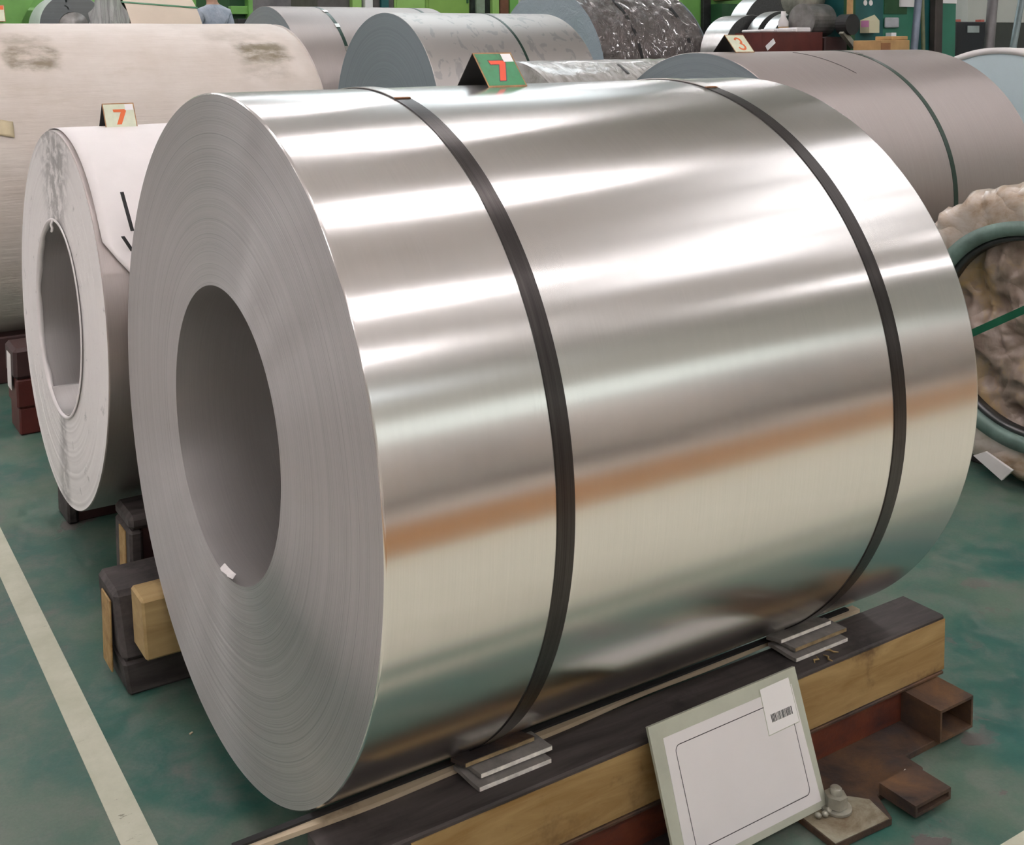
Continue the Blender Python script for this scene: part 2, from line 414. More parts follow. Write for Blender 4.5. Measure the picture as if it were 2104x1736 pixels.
def wall_window(k, x0, x1, z0, z1, n, left=False, glass='window_glass'):
    t = thing('window_%d' % k, 'factory window of bright panes; left-wall ones are added to light the coil face', None, ((x0+x1)/2, Y0, z0), kind='structure')
    if left: t.location = (X0, (x0+x1)/2, z0); t.rotation_euler = (0, 0, -PI/2)
    w = (x1-x0)/n; first = None
    for i in range(n):
        if first is None: first = mesh('pane', box(-w/2+.05, w/2-.05, .01, .03, .05, z1-z0-.05), 'side_fill_glow' if left else glass, t); o = first
        else: o = first.copy(); COL.objects.link(o)
        o.location = (-(x1-x0)/2+(i+.5)*w, 0, 0)
    for i in range(n+1): mesh('bar', box(-(x1-x0)/2+i*w-.05, -(x1-x0)/2+i*w+.05, .0, .06, 0, z1-z0), 'pole_grey', t)
    mesh('sill', box(-(x1-x0)/2-.05, (x1-x0)/2+.05, 0, .08, -.06, .05), 'pole_grey', t)
wall_window(3, 4.0, 15.0, 2.3, 3.6, 8)
wall_window(8, .5, 6.0, 5.2, 5.7, 4, False, 'sky_glass')
wall_window(4, -.9, -.1, .7, 2.5, 1, True)  # left-wall panes: added glow to streak the big coil's end face
wall_window(5, 2.6, 3.3, .7, 2.5, 1, True)
wall_window(6, 6.4, 7.1, .7, 2.5, 1, True)
wall_window(7, 11., 12.5, .7, 2.5, 1, True)

def lamp(loc, first=[None]):
    if first[0] is None:
        t = thing('ceiling_lamp', 'long tube lamp hanging under the hall ceiling', 'lamp', loc, group='tube lamps under the ceiling')
        mesh('housing', box(-1.15, 1.15, -.11, .11, .0, .06), 'ceiling_white', t)
        for s in (-.055, .055): mesh('tube', xf(lathe([(-1.1, .0), (-1.1, .022), (1.1, .022), (1.1, 0)], 10), Matrix.Translation((0, s, -.03))), 'lamp_tube', t)
        for s in (-.8, .8): mesh('hanger', box(s-.006, s+.006, -.006, .006, .06, ZC-loc[2]-.001), 'pole_grey', t)
        first[0] = t
    else:
        t = copy_tree(first[0]); t.location = loc
for x in (-5.2, -1.1, 3.0, 13.4):
    for y in (-8.2, -4.8, -.85, 2.3, 6.2, 10.5, 14.5):
        lamp((x, y, 6.05))

# ------------------------------------------------------------------ coils
def coil(name, label, cat, x0, y0, zc, R, rb, L, out, face, bore, straps=(), group=None, seg=160, rings=0, strap_mat='strap_steel', rough_edge=.0, wrap_jit=None, axis='x', seed=1, face_jit=None):
    rnd = random.Random(seed)
    t = thing(name, label, cat, (x0, y0, zc-R), group=group)
    def put(o): o.location = (0, 0, R); return o
    e = .003
    if wrap_jit:
        nx = 40; prof = [(L*i/nx, R-(.012 if i in (0, nx) else 0)) for i in range(nx+1)]
    else: prof = [(e*.3, R-e*.7), (e, R), (e*1.6, R), (e*3, R), (L-e*3, R), (L-e*1.6, R), (L-e, R), (L-e*.3, R-e*.7)]
    put(mesh('outer_wrap', lathe(prof, seg, axis=axis, jit=wrap_jit), out, t, True))
    n = rings or 24; pr = []
    for i in range(n+1):
        r = rb+(R-e*.7-rb)*i/n
        pr.append((e*.3+(rnd.uniform(0, rough_edge) if 0 < i < n else 0), r))
    put(mesh('coil_edge', lathe(pr, seg, axis=axis, jit=face_jit), face, t, True))
    put(mesh('coil_edge', lathe([(L-e*.3, R-e*.7), (L-e*.3, rb)], seg, axis=axis), face, t))
    put(mesh('bore', lathe([(e*.3, rb), (L-e*.3, rb)], seg, axis=axis), bore, t, True))
    for (xs, w) in straps:
        put(mesh('strap', lathe([(xs, R+.0002), (xs, R+.0016), (xs+w, R+.0016), (xs+w, R+.0002)], seg, closed_prof=True, axis=axis), strap_mat, t))
    return t

def telescoped(p, a):
    return p
main = coil('steel_coil', 'large bright bare steel coil bound with two dark straps, carrying the green number sign', 'steel coil',
            0, 0, .70, .5866, .254, 1.2365, 'bright_steel', 'coil_edge_steel', 'bore_steel', [(.2748, .031), (.9984, .031)], seg=320, rings=110, rough_edge=.0006)
def in_main(o): o.parent = main; o.location = (0, 0, .5866); return o
R = .5866
for xs in (.2748, .9984):
    st = [q for q in bpy.data.objects if q.parent == main and q.name.startswith('strap')][0 if xs < .5 else 1]
    e = mesh('strap_end', lathe([(xs+.0005, R+.0017), (xs+.0005, R+.0031), (xs+.0305, R+.0031), (xs+.0305, R+.0017)], 24, math.radians(-13), math.radians(24), True), 'strap_light', st)
    c = mesh('cut_edge', lathe([(xs+.0003, R+.0017), (xs+.0003, R+.0034), (xs+.0307, R+.0034), (xs+.0307, R+.0017)], 3, math.radians(-13.5), math.radians(-13), True), 'strap_rust', st)
# loose inner wrap and a torn paper scrap at the bottom of the bore
def lip(p, a):
    return p
sc_ = []
for i in range(7):
    a = math.radians(176+i*2.2); sc_.append((-.002-.004*random.random(), math.sin(a)*.2475, math.cos(a)*.2475)); sc_.append((.004, math.sin(a)*(.2405-.003*random.random()), math.cos(a)*.2405))
in_main(mesh('paper_scrap', (sc_+[(x+.0012, y, z) for x, y, z in sc_], [(2*i, 2*i+1, 2*i+3, 2*i+2) for i in range(6)]+[(14+2*i, 14+2*i+2, 14+2*i+3, 14+2*i+1) for i in range(6)]), 'white_paper'))

white = coil('paper_covered_coil', 'white paper-covered coil beside the big bare one, with the pale number sign on top', 'steel coil',
             -.03, 1.123, .68, .485, .254, 1.15, 'grey_steel', 'white_edge', 'bore_steel', seg=160, rings=60, rough_edge=.0015, seed=3)
# paper sheet over its upper half, lower edge falling away from the end
def sheet():
    V, Fc = [], []; nx, na = 40, 60
    for i in range(nx+1):
        x = .012+1.12*i/nx
        lo = -(.98+min(1., max(0., (x-.0)/.16))*.50 + .015*math.sin(x*40))     # towards the near side
        for j in range(na+1):
            a = lo+(1.35-lo)*j/na
            r = .4862+.0025*(1+noise.noise((x*7, a*2.2, 3)))+ (.004*(1-j/3) if j < 3 else 0)
            V.append((x, math.sin(a)*r, math.cos(a)*r))
    for i in range(nx):
        for j in range(na): q = i*(na+1)+j; Fc.append((q, q+1, q+na+2, q+na+1))
    return V, Fc
o = mesh('paper_sheet', sheet(), 'white_paper', white, True, (0, 0, .485))
sm = o.modifiers.new('thick', 'SOLIDIFY'); sm.thickness = .0012; sm.offset = 1
def strap_tail(pts, w, parent):
    V = []; n = len(pts)
    for (x, y, z) in pts: V += [(x-w/2, y, z), (x+w/2, y, z), (x-w/2, y-.002, z+.001), (x+w/2, y-.002, z+.001)]
    Fc = [(0, 1, 3, 2), (4*n-4, 4*n-2, 4*n-1, 4*n-3)]
    for i in range(n-1):
        a, b = 4*i, 4*i+4; Fc += [(a, a+1, b+1, b), (a+2, b+2, b+3, a+3), (a, b, b+2, a+2), (a+1, a+3, b+3, b+1)]
    return mesh('strap_tail', (V, Fc), 'dark_metal', parent)
for a_, b_ in (((250, 395), (272, 475)), ((252, 486), (272, 516))):
    P = [at(a_[0]+(b_[0]-a_[0])*k, a_[1]+(b_[1]-a_[1])*k, .706 if b_[1] < 500 else .688)-Vector((-.03, 1.123, .195)) for k in (0, .5, 1)]
    strap_tail(P, .008, white)
# torn inner paper round its bore
def torn():
    V, Fc = [], []; n = 140
    for i in range(n):
        a = 2*PI*i/n; q = .5+.5*noise.noise((math.cos(a)*4, math.sin(a)*4, 1)); q2 = noise.noise((math.cos(a)*11, math.sin(a)*11, 5))
        for x, r in ((-.003, .258), (-.005, .252), (.004+.010*q, .2495-.003*abs(q2))): V.append((x, math.sin(a)*r, math.cos(a)*r))
    for i in range(n):
        j = (i+1) % n
        for k in (0, 1): Fc.append((i*3+k, i*3+k+1, j*3+k+1, j*3+k))
    return V, Fc
o = mesh('torn_paper_lip', torn(), 'white_paper', white, True, (0, 0, .485)); sm = o.modifiers.new('thick', 'SOLIDIFY'); sm.thickness = .001
mesh('inner_lap', lathe([(.002, .2455), (.002, .248), (1.0, .248), (1.0, .2455)], 40, math.radians(150), math.radians(214), True), 'bore_steel', white, True, (0, 0, .485))
mesh('paper_curl', tube([(-.004, .012, .252), (-.010, .004, .243), (-.006, .010, .232), (-.010, -.002, .226)], .0035, 6), 'white_paper', white, True, (0, 0, .485))

cream = coil('wrapped_coil', 'long cream paper-wrapped coil with brown stains behind the white coil', 'steel coil',
             -.05, 3.458, .809, .699, .254, 1.616, 'cream_paper', 'white_paper', 'bore_steel', seg=128,
             wrap_jit=lambda p, a: Vector((p.x, p.y, p.z))*1.0+Vector((0, math.sin(a), math.cos(a)))*(.004*noise.noise((p.x*3, a*6, 1))+.003*noise.noise((p.x*.8, a*16, 4))))
tp = []   # strip of tape on its side
for i in range(7):
    for j in range(5):
        a = math.radians(-64-i*.9-j*.4); r = .7065; tp.append((.14+.022*j, math.sin(a)*r, math.cos(a)*r))
o = mesh('tape', (tp, [(i*5+j, i*5+j+1, i*5+j+6, i*5+j+5) for i in range(6) for j in range(4)]), plain('tape_tan', (.50, .42, .27), .4), cream, True, (0, 0, .699)); o.modifiers.new('thick', 'SOLIDIFY').thickness = .001

coil3 = coil('bare_coil', 'dull grey steel coil with one dark strap, behind the far end of the big coil', 'steel coil',
             2.607, 1.553, .725, .615, .254, 1.383, 'grey_steel', 'edge_bluegrey', 'bore_steel', [(.80, .026)], seg=200, rings=40, rough_edge=.0006, strap_mat='strap_green')
# a curved scratch and the strap's light clip
mesh('strap_clip', lathe([(.797, .6168), (.797, .6195), (.829, .6195), (.829, .6168)], 4, math.radians(-14.5), math.radians(-12), True), 'strap_light', coil3, False, (0, 0, .615))
mesh('loose_wire', tube([(.47+.10*k, math.sin(math.radians(-8-k*24))*.6165, math.cos(math.radians(-8-k*24))*.6165) for k in [i/14 for i in range(15)]], .0010, 6), 'dark_metal', coil3, True, (0, 0, .615))

grey = coil('marked_coil', 'grey coil with blotchy water marks and a blue-grey end', 'steel coil',
            3.096, 5.122, .876, .765, .20, 1.365, 'marked_steel', 'edge_bluegrey', 'bore_steel', [(.78, .02)], seg=128, rings=30, rough_edge=.001, strap_mat='strap_green')
dark = coil('dull_coil', 'dull brown-grey coil with dark green strap behind the cream coil', 'steel coil',
            2.95, 6.95, .936, .826, .25, 1.56, 'grey_steel', 'edge_bluegrey', 'bore_steel', [(.42, .03), (1.36, .03)], seg=128, rings=24, strap_mat='strap_green')
for a in (20, 38, 56):
    mesh('strap_clip', lathe([(.415, .8282), (.415, .832), (.455, .832), (.455, .8282)], 3, math.radians(-a-1.6), math.radians(-a+1.6), True), 'strap_light', dark, False, (0, 0, .826))
def crumple(amp, f):
    def j(p, a):
        q = Vector((p.x*f, math.sin(a)*f*.9, math.cos(a)*f*.9))
        d = amp*(abs(noise.noise(q*1.7))*1.3+.6*abs(noise.noise(q*4+Vector((3, 1, 2))))-.5)
        return p+Vector((0, math.sin(a), math.cos(a)))*d
    return j
film = coil('film_wrapped_coil', 'tall coil in shiny clear film, dark body and blue-grey end', 'steel coil',
            6.07, 7.216, 1.046, .936, .25, 1.355, 'film_dark', 'film_blue', 'bore_steel', [(.45, .035), (1.1, .04)], seg=150, rings=20, wrap_jit=crumple(.030, 5), strap_mat='tyre_black')
# the pale film-wrapped coil low between the main coil and the marked one
pale = coil('pale_film_coil', 'low coil in pale clear film just behind the green number sign', 'steel coil',
            3.02, 3.45, .685, .615, .25, 1.35, 'film_pale', 'film_pale', 'bore_steel', seg=120, rings=16, wrap_jit=crumple(.008, 5))
mesh('dark_tick', xf(box(-.008, .008, -.0015, .0015, -.07, .07), Matrix.Translation((.62, -.25, .563)) @ Matrix.Rotation(math.radians(-68), 4, 'X') @ Matrix.Rotation(.25, 4, 'Y')), 'dark_metal', pale, False, (0, 0, .615))
blue = coil('pale_blue_coil', 'coil with pale blue end and pinkish wrapped rim behind the dull grey strapped coil', 'steel coil',
            4.75, 1.62, .70, .64, .25, 1.2, 'white_paper', 'film_blue', 'bore_steel', seg=120, rings=20)
MATS_pb = plain('pale_blue_edge', (.60, .72, .76), .5, .1, .05, 4)
for q in [q for q in bpy.data.objects if q.parent == blue and q.name.startswith('coil_edge')]: q.data.materials[0] = MATS_pb
mesh('rim_wrap', lathe([(-.004, .612), (-.006, .644), (.05, .644), (.05, .640), (0, .638), (0, .612)], 120, closed_prof=True), 'white_paper', blue, True, (0, 0, .64))

# kraft-wrapped coil at the right, a steel ring pressed on its covered end
kraft = thing('kraft_wrapped_coil', 'coil in wrinkled kraft paper and film with a steel ring on its end', 'steel coil', (2.577, .119, .02))
def kj(p, a):
    q = Vector((p.x*4, math.sin(a)*2.6, math.cos(a)*2.6)); d = .034*abs(noise.noise(q*2.1))+.022*abs(noise.noise(q*5))+.010*abs(noise.noise(q*11))
    return p+Vector((0, math.sin(a), math.cos(a)))*(d-.016)+Vector((-.012*abs(noise.noise(q*3+Vector((9, 2, 1)))), 0, 0))
pr = [(1.15*i/24, .458) for i in range(24, 0, -1)]+[(.02, .455), (.004, .44), (0, .42), (-.004, .39), (0, .36), (.0, .345)]
mesh('outer_wrap', lathe(pr, 240, jit=kj), 'kraft_wrap', kraft, True, (0, 0, .458))
def kj2(p, a):
    r = math.hypot(p.y, p.z); q = Vector((p.y*7, p.z*7, 2.)); d = .050*noise.noise(q)+.045*abs(noise.noise(q*2.3))+.02*abs(noise.noise(q*5))
    return p+Vector((d*min(1, (.325-r)/.06) if r < .325 else 0, 0, 0))
mesh('end_cover', lathe([(.035, .325-.325*i/26+.001) for i in range(27)], 110, jit=kj2), 'kraft_dark', kraft, True, (0, 0, .458))
mesh('end_ring', lathe([(-.020, .350), (-.020, .322), (-.012, .306), (.03, .306), (.03, .350)], 110, closed_prof=True), 'ring_green', kraft, True, (0, 0, .458))
mesh('inner_ring', lathe([(-.002, .3055), (-.002, .292), (.03, .288), (.03, .3055)], 110, closed_prof=True), 'ring_steel', kraft, True, (0, 0, .458))
mesh('rear_cover', lathe([(1.15, .458), (1.15, .001)], 60), 'kraft_wrap', kraft, False, (0, 0, .458))
stp = []
for k in range(9):
    q = k/8; y_ = .32-.62*q; z_ = -.115+.40*q
    stp += [(-.022, y_, z_-.013), (-.022, y_, z_+.013), (-.0235, y_, z_-.013), (-.0235, y_, z_+.013)]
Fc = [(0, 1, 3, 2), (32, 34, 35, 33)]
for i in range(8):
    a, b = 4*i, 4*i+4; Fc += [(a, a+1, b+1, b), (a+2, b+2, b+3, a+3), (a, b, b+2, a+2), (a+1, a+3, b+3, b+1)]
plain('strap_bright_green', (.01, .11, .055), .35)
mesh('strap', (stp, Fc), 'strap_bright_green', kraft, False, (0, 0, .458))
mesh('film_flap', ([(-.036, .150, -.400), (-.038, .110, -.375), (-.042, .02, -.405), (-.038, .055, -.448), (-.026, .150, -.400), (-.028, .110, -.375), (-.032, .02, -.405), (-.028, .055, -.448)],
     [(0, 1, 2, 3), (4, 7, 6, 5), (0, 4, 5, 1), (1, 5, 6, 2), (2, 6, 7, 3), (3, 7, 4, 0)]), 'white_paper', kraft, False, (0, 0, .458))

# far wrapped coil at the left with a green strap through its eye
far = coil('far_wrapped_coil', 'cream-wrapped coil beside the worker with crumpled white film end and green strap', 'steel coil',
           2.15, 8.82, 1.06, .95, .25, .66, 'cream_box', 'film_white', 'bore_steel', seg=120, rings=24,
           face_jit=lambda p, a: p+Vector((-.05*abs(noise.noise((a*5, math.hypot(p.y, p.z)*3, 2)))-.03*abs(noise.noise((a*14, 1, 7))), 0, 0)))
for q in [q for q in bpy.data.objects if q.parent == far and q.name.startswith('outer')]: q.data.materials[0] = plain('far_paper', (.60, .50, .40), .5, 0, .06, 3)
aS = []
for k in range(2):
    a = math.radians(-24-4*k); 
s0, s1 = math.radians(-34), math.radians(-39)
V = [(-.02, math.sin(s0-.012)*.952, math.cos(s0-.012)*.952), (-.02, math.sin(s0+.012)*.952, math.cos(s0+.012)*.952), (.67, math.sin(s1+.012)*.952, math.cos(s1+.012)*.952), (.67, math.sin(s1-.012)*.952, math.cos(s1-.012)*.952)]
V += [(x, y*1.004, z*1.004) for x, y, z in V]
mesh('strap', (V, [(0, 1, 2, 3), (4, 7, 6, 5), (0, 4, 5, 1), (1, 5, 6, 2), (2, 6, 7, 3), (3, 7, 4, 0)]), plain('strap_mid_green', (.05, .19, .09), .4), far, False, (0, 0, .95))

# coils across the walkway, mirrored in the big coil's skin
for k, (x_, L_, R_, lab) in enumerate(((-2.2, 1.2, .56, 'beige wrapped coil across the walkway, smallest of its row'), (.2, 1.5, .62, 'beige wrapped coil across the walkway with one strap'), (2.3, 1.3, .60, 'beige wrapped coil across the walkway with two straps'), (4.4, 1.6, .66, 'largest beige wrapped coil across the walkway'), (6.8, 1.4, .62, 'beige wrapped coil across the walkway, strapped close to its end'), (9.0, 1.5, .58, 'unstrapped beige wrapped coil across the walkway'), (11.3, 1.5, .64, 'beige wrapped coil across the walkway with three straps'))):
    coil('aisle_coil', lab, 'steel coil', x_, -4.3, R_+.1, R_, .254, L_, plain('aisle_paper', (.80, .75, .69), .5, 0, .12, 4), 'edge_bluegrey', 'bore_steel', [[], [(.7, .03)], [(.3, .03), (.9, .03)], [(.8, .03)], [(.2, .03)], [], [(.3, .03), (.7, .03), (1.1, .03)]][k], seg=80, rings=10)

# ------------------------------------------------------------------ supports
def bearer(name, label, x0, x1, y0, y1, z0, z1, mat, bev=.008, group=None):
    return tag(mesh(name, box(x0, x1, y0, y1, z0, z1), mat, bevel=bev), label, 'bearer', group)
# near bearer: dark-topped timber on a rusty steel rail
t = thing('timber_bearer', 'timber bearer with dark top and ochre face under the walkway side of the big coil', 'bearer', (0, 0, 0))
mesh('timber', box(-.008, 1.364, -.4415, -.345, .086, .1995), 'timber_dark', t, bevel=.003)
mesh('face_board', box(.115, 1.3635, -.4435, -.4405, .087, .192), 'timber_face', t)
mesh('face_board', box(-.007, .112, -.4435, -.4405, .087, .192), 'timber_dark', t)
t = thing('steel_rail', 'rusty steel base rail bolted to the floor below the timber bearer', 'rail', (0, 0, 0))
mesh('web', box(-.005, 1.352, -.436, -.424, .0135, .079), 'rust_red', t)
mesh('top_flange', box(-.006, 1.358, -.4465, -.345, .079, .0855), 'rust_steel', t, bevel=.0015)
mesh('base_plate', prism([(-.005, -.348), (-.005, -.47), (.40, -.512), (.843, -.516), (1.149, -.512), (1.346, -.510), (1.346, -.348)], .0, .013), 'rust_steel', t, bevel=.001)
mesh('anchor_plate', prism([(.846, -.505), (.842, -.604), (.98, -.611), (1.008, -.560), (1.147, -.552), (1.149, -.505)], .0005, .0142), 'rust_steel', t, bevel=.0015)
mesh('pale_plate', prism([(.847, -.515), (.8425, -.604), (.972, -.6105), (.985, -.560), (.96, -.535)], .0143, .0155), 'plate_pale', t)
def shs(x0, x1, y0, y1, z0, z1, w):
    return join(box(x0, x1, y0, y1, z1-w, z1), box(x0, x1, y0, y1, z0, z0+w), box(x0, x0+w, y0, y1, z0+w, z1-w), box(x1-w, x1, y0, y1, z0+w, z1-w))
mesh('tube_stub', shs(1.238, 1.340, -.523, -.437, .0135, .078, .0055), 'rust_steel', t)
mesh('tube_stub', shs(1.012, 1.110, -.633, -.560, .0145, .036, .006), 'rust_steel', t)
b = mesh('anchor_bolt', lathe([(0, .0), (0, .010), (.037, .010), (.039, .008), (.036, 0)], 14, axis='z'), 'zinc', t, True, (.915, -.545, .0155))
mesh('nut', lathe([(0, .010), (0, .0195), (.020, .0195), (.0205, .010)], 6, axis='z'), 'zinc', b, False, (0, 0, .006))
mesh('washer', lathe([(0, .010), (0, .027), (.004, .027), (.004, .010)], 24, axis='z'), 'zinc', b, False, (0, 0, .001))
mesh('weld', join(*[xf(lathe([(0, 0), (.002, .005), (.006, .006), (.009, .003), (.010, 0)], 8, axis='z'), Matrix.Translation((.868+.013*k, -.5465-.004*(k % 2), .0155))) for k in range(3)]), 'zinc', t, True)

# far bearer of the big coil
t = thing('timber_bearer', 'dark timber block with pale wood wear piece under the rear side of the big coil', 'bearer', (0, 0, 0))
def wedge(x0, x1, yb0, yt0, y1, z0, z1, tilt=.01):
    v = [(x0+tilt, yb0, z0), (x0, yt0, z1), (x0+tilt, y1, z0), (x0, y1, z1), (x1, yb0, z0), (x1, yt0, z1), (x1, y1, z0), (x1, y1, z1)]
    return v, box(0, 1, 0, 1, 0, 1)[1]
mesh('base_timber', wedge(-.058, 1.34, .47, .48, .645, .0, .070, .008), 'timber_dark', t, bevel=.006)
mesh('top_timber', wedge(-.066, 1.34, .478, .512, .652, .0705, .212, .008), 'timber_dark', t, bevel=.010)
mesh('wear_piece', wedge(-.040, 1.30, .385, .392, .476, .113, .240, .004), 'timber_light', t, bevel=.005)
mesh('ochre_stain_board', box(-.071, -.0665, .53, .60, .03, .19), 'timber_face', t, bevel=.002)

# supports of the white coil: maroon steel bearers with blackened caps
def maroon(name, label, x0, x1, y0, y1, h, panel=True):
    t = thing(name, label, 'bearer', (x0, (y0+y1)/2, 0)); w = (y1-y0)/2
    mesh('body', box(.03, x1-x0, -w+.012, w, 0, h-.035), 'maroon_dark', t, bevel=.003)
    mesh('cap', box(0, x1-x0, -w, w, h-.035, h), 'timber_dark', t, bevel=.010)
    mesh('end_post', box(0, .03, -w, w, .0, h-.036), 'timber_dark', t, bevel=.006)
    mesh('rib', box(.031, x1-x0, -w+.004, -w+.0115, h*.44, h*.46), 'maroon', t)
    mesh('end_patch', box(-.003, -.0005, -w*.5, w*.3, h*.3, h*.85), 'timber_face', t)
    return t
maroon('steel_bearer', 'maroon steel bearer under the side of the white coil facing the big one', .02, 1.1, .69, .82, .294)
maroon('steel_bearer', 'maroon steel bearer under the side of the white coil facing the cream one', .04, 1.1, 1.426, 1.556, .294)
# cream coil bearers
t = thing('painted_block', 'dark red painted block stack in front of the cream coil', 'block', (.055, 2.36, 0))
mesh('lower_block', box(.015, .40, -.06, .10, 0, .10), 'maroon', t, bevel=.006)
mesh('middle_block', box(.008, .40, -.065, .10, .1005, .205), 'maroon', t, bevel=.006)
mesh('top_block', box(0, .40, -.07, .10, .2055, .318), 'maroon_dark', t, bevel=.012)
mesh('white_scuff', box(-.0025, -.0005, -.02, .05, .16, .29), 'white_paper', t)
def cradle(x0, L, y0, zc, R, mat, label, off=.5):
    for s, nm in ((-1, 'walkway'), (1, 'rear')):
        yy = off*R; zz = zc-math.sqrt(R*R-yy*yy)
        tag(mesh('coil_bearer', box(x0+.06, x0+L-.06, y0+s*yy-(.10 if s < 0 else 0), y0+s*yy+(.10 if s > 0 else 0), 0, zz-.001), mat, bevel=.006), label % nm, 'bearer')
cradle(-.05, 1.616, 3.458, .809, .705, 'maroon_dark', 'dark red bearer under the %s side of the cream coil')
cradle(2.607, 1.383, 1.553, .725, .617, 'maroon_dark', 'dark bearer under the %s side of the dull grey strapped coil')
cradle(3.096, 1.365, 5.122, .876, .767, 'maroon_dark', 'dark bearer under the %s side of the water-marked coil')
cradle(2.95, 1.56, 6.95, .936, .828, 'maroon_dark', 'dark bearer under the %s side of the dull brown-grey coil')
cradle(6.07, 1.355, 7.216, 1.046, .965, 'maroon_dark', 'dark bearer under the %s side of the film-wrapped coil')
cradle(3.02, 1.35, 3.45, .685, .623, 'maroon_dark', 'dark bearer under the %s side of the pale film coil')
cradle(4.75, 1.2, 1.62, .70, .646, 'maroon_dark', 'dark bearer under the %s side of the pale blue coil')
cradle(2.15, .66, 8.82, 1.06, .953, 'maroon_dark', 'dark bearer under the %s side of the far cream coil')
for x_, L_, R_, w_ in ((-2.2, 1.2, .56, 'smallest'), (.2, 1.5, .62, 'one-strap'), (2.3, 1.3, .60, 'two-strap'), (4.4, 1.6, .66, 'largest'), (6.8, 1.4, .62, 'end-strapped'), (9.0, 1.5, .58, 'unstrapped'), (11.3, 1.5, .64, 'three-strap')):
    cradle(x_, L_, -4.3, R_+.1, R_+.002, 'timber_dark', 'dark bearer under the %s side of the '+w_+' beige coil across the walkway')
cradle(2.62, 1.05, .119, .478, .475, 'timber_dark', 'dark bearer under the %s side of the kraft-wrapped coil', .35)

# packing board and felt pads between coil and bearer
def board():
    V, Fc = [], []; n = 60
    for i in range(n+1):
        x = -.135+1.36*i/n; y = -.348-.006*math.sin(x*4+1)-.002*math.sin(x*17)
        dz = 0 if x > -.005 else -(.005+x)*-.10
        z = .2000+max(0., dz)*0
        for (yy, zz) in ((y, z), (y, z+.0075), (-.329, z+.0075), (-.329, z)): V.append((x, yy, zz))
    for i in range(n):
        for k in range(4): Fc.append((4*i+k, 4*i+(k+1) % 4, 4*i+4+(k+1) % 4, 4*i+4+k))
    Fc += [(0, 1, 2, 3), tuple(4*n+k for k in (3, 2, 1, 0))]
    return V, Fc
t = thing('packing_board', 'thin pale-edged packing board lying along the bearer under the big coil', 'board', (0, 0, 0))
mesh('board', board(), 'ply_edge', t)
mesh('rubber_strip', box(-.12, 1.20, -.341, -.330, .2078, .2115), 'rubber_dark', t)
def pad(x0, x1, y_end, zs, z_end, th, mat, edge, label, sk=0., grp=None):
    """a felt strip that leaves the coil and ends in the air or on the timber"""
    t = thing('felt_pad', label, 'pad', (0, 0, 0), group=grp); V = []; n = 14
    ya = -.352
    for i in range(n+1):
        q = i/n; y = ya+(y_end-ya)*q; s = q*q*(3-2*q); z = zs+(z_end-zs)*s
        for (x, zz) in ((x0+sk*q, z), (x1+sk*q, z), (x1+sk*q, z+th), (x0+sk*q, z+th)): V.append((x, y, zz))
    Fc = [(0, 1, 2, 3), tuple(4*n+k for k in (3, 2, 1, 0))]
    for i in range(n):
        for k in range(4): Fc.append((4*i+k, 4*i+(k+1) % 4, 4*i+4+(k+1) % 4, 4*i+4+k))
    mesh('felt', (V, Fc), mat, t)
    mesh('cut_end', box(x0+sk+.001, x1+sk-.001, y_end-.0015, y_end-.0002, z_end+.0005, z_end+th-.0005), edge, t)
    return t
for k, (xa, xb, n1) in enumerate(((.245, .385, 'near end'), (.955, 1.10, 'far end'))):
    w = 'of the near bearer, by the front face' if k == 0 else 'of the near bearer, by the barcode label'
    place = 'beside the front strap' if k == 0 else 'beside the rear strap'
    pad(xa, xb, -.408, .2085, .2003, .007, 'felt_grey', 'felt_white', 'lowest white-ended felt pad on the timber bearer '+place, .012)
    pad(xa+.012, xb+.012, -.397, .2160, .2125, .007, 'felt_grey', 'felt_white' if k == 0 else 'felt_tan', 'middle felt pad on the timber bearer '+place, .010)
    pad(xa-.005, xb-.010, -.378, .2235, .2250, .007, 'rust_steel' if k == 0 else 'felt_grey', 'felt_tan' if k == 0 else 'felt_white', 'uppermost felt pad on the timber bearer '+place, .010)

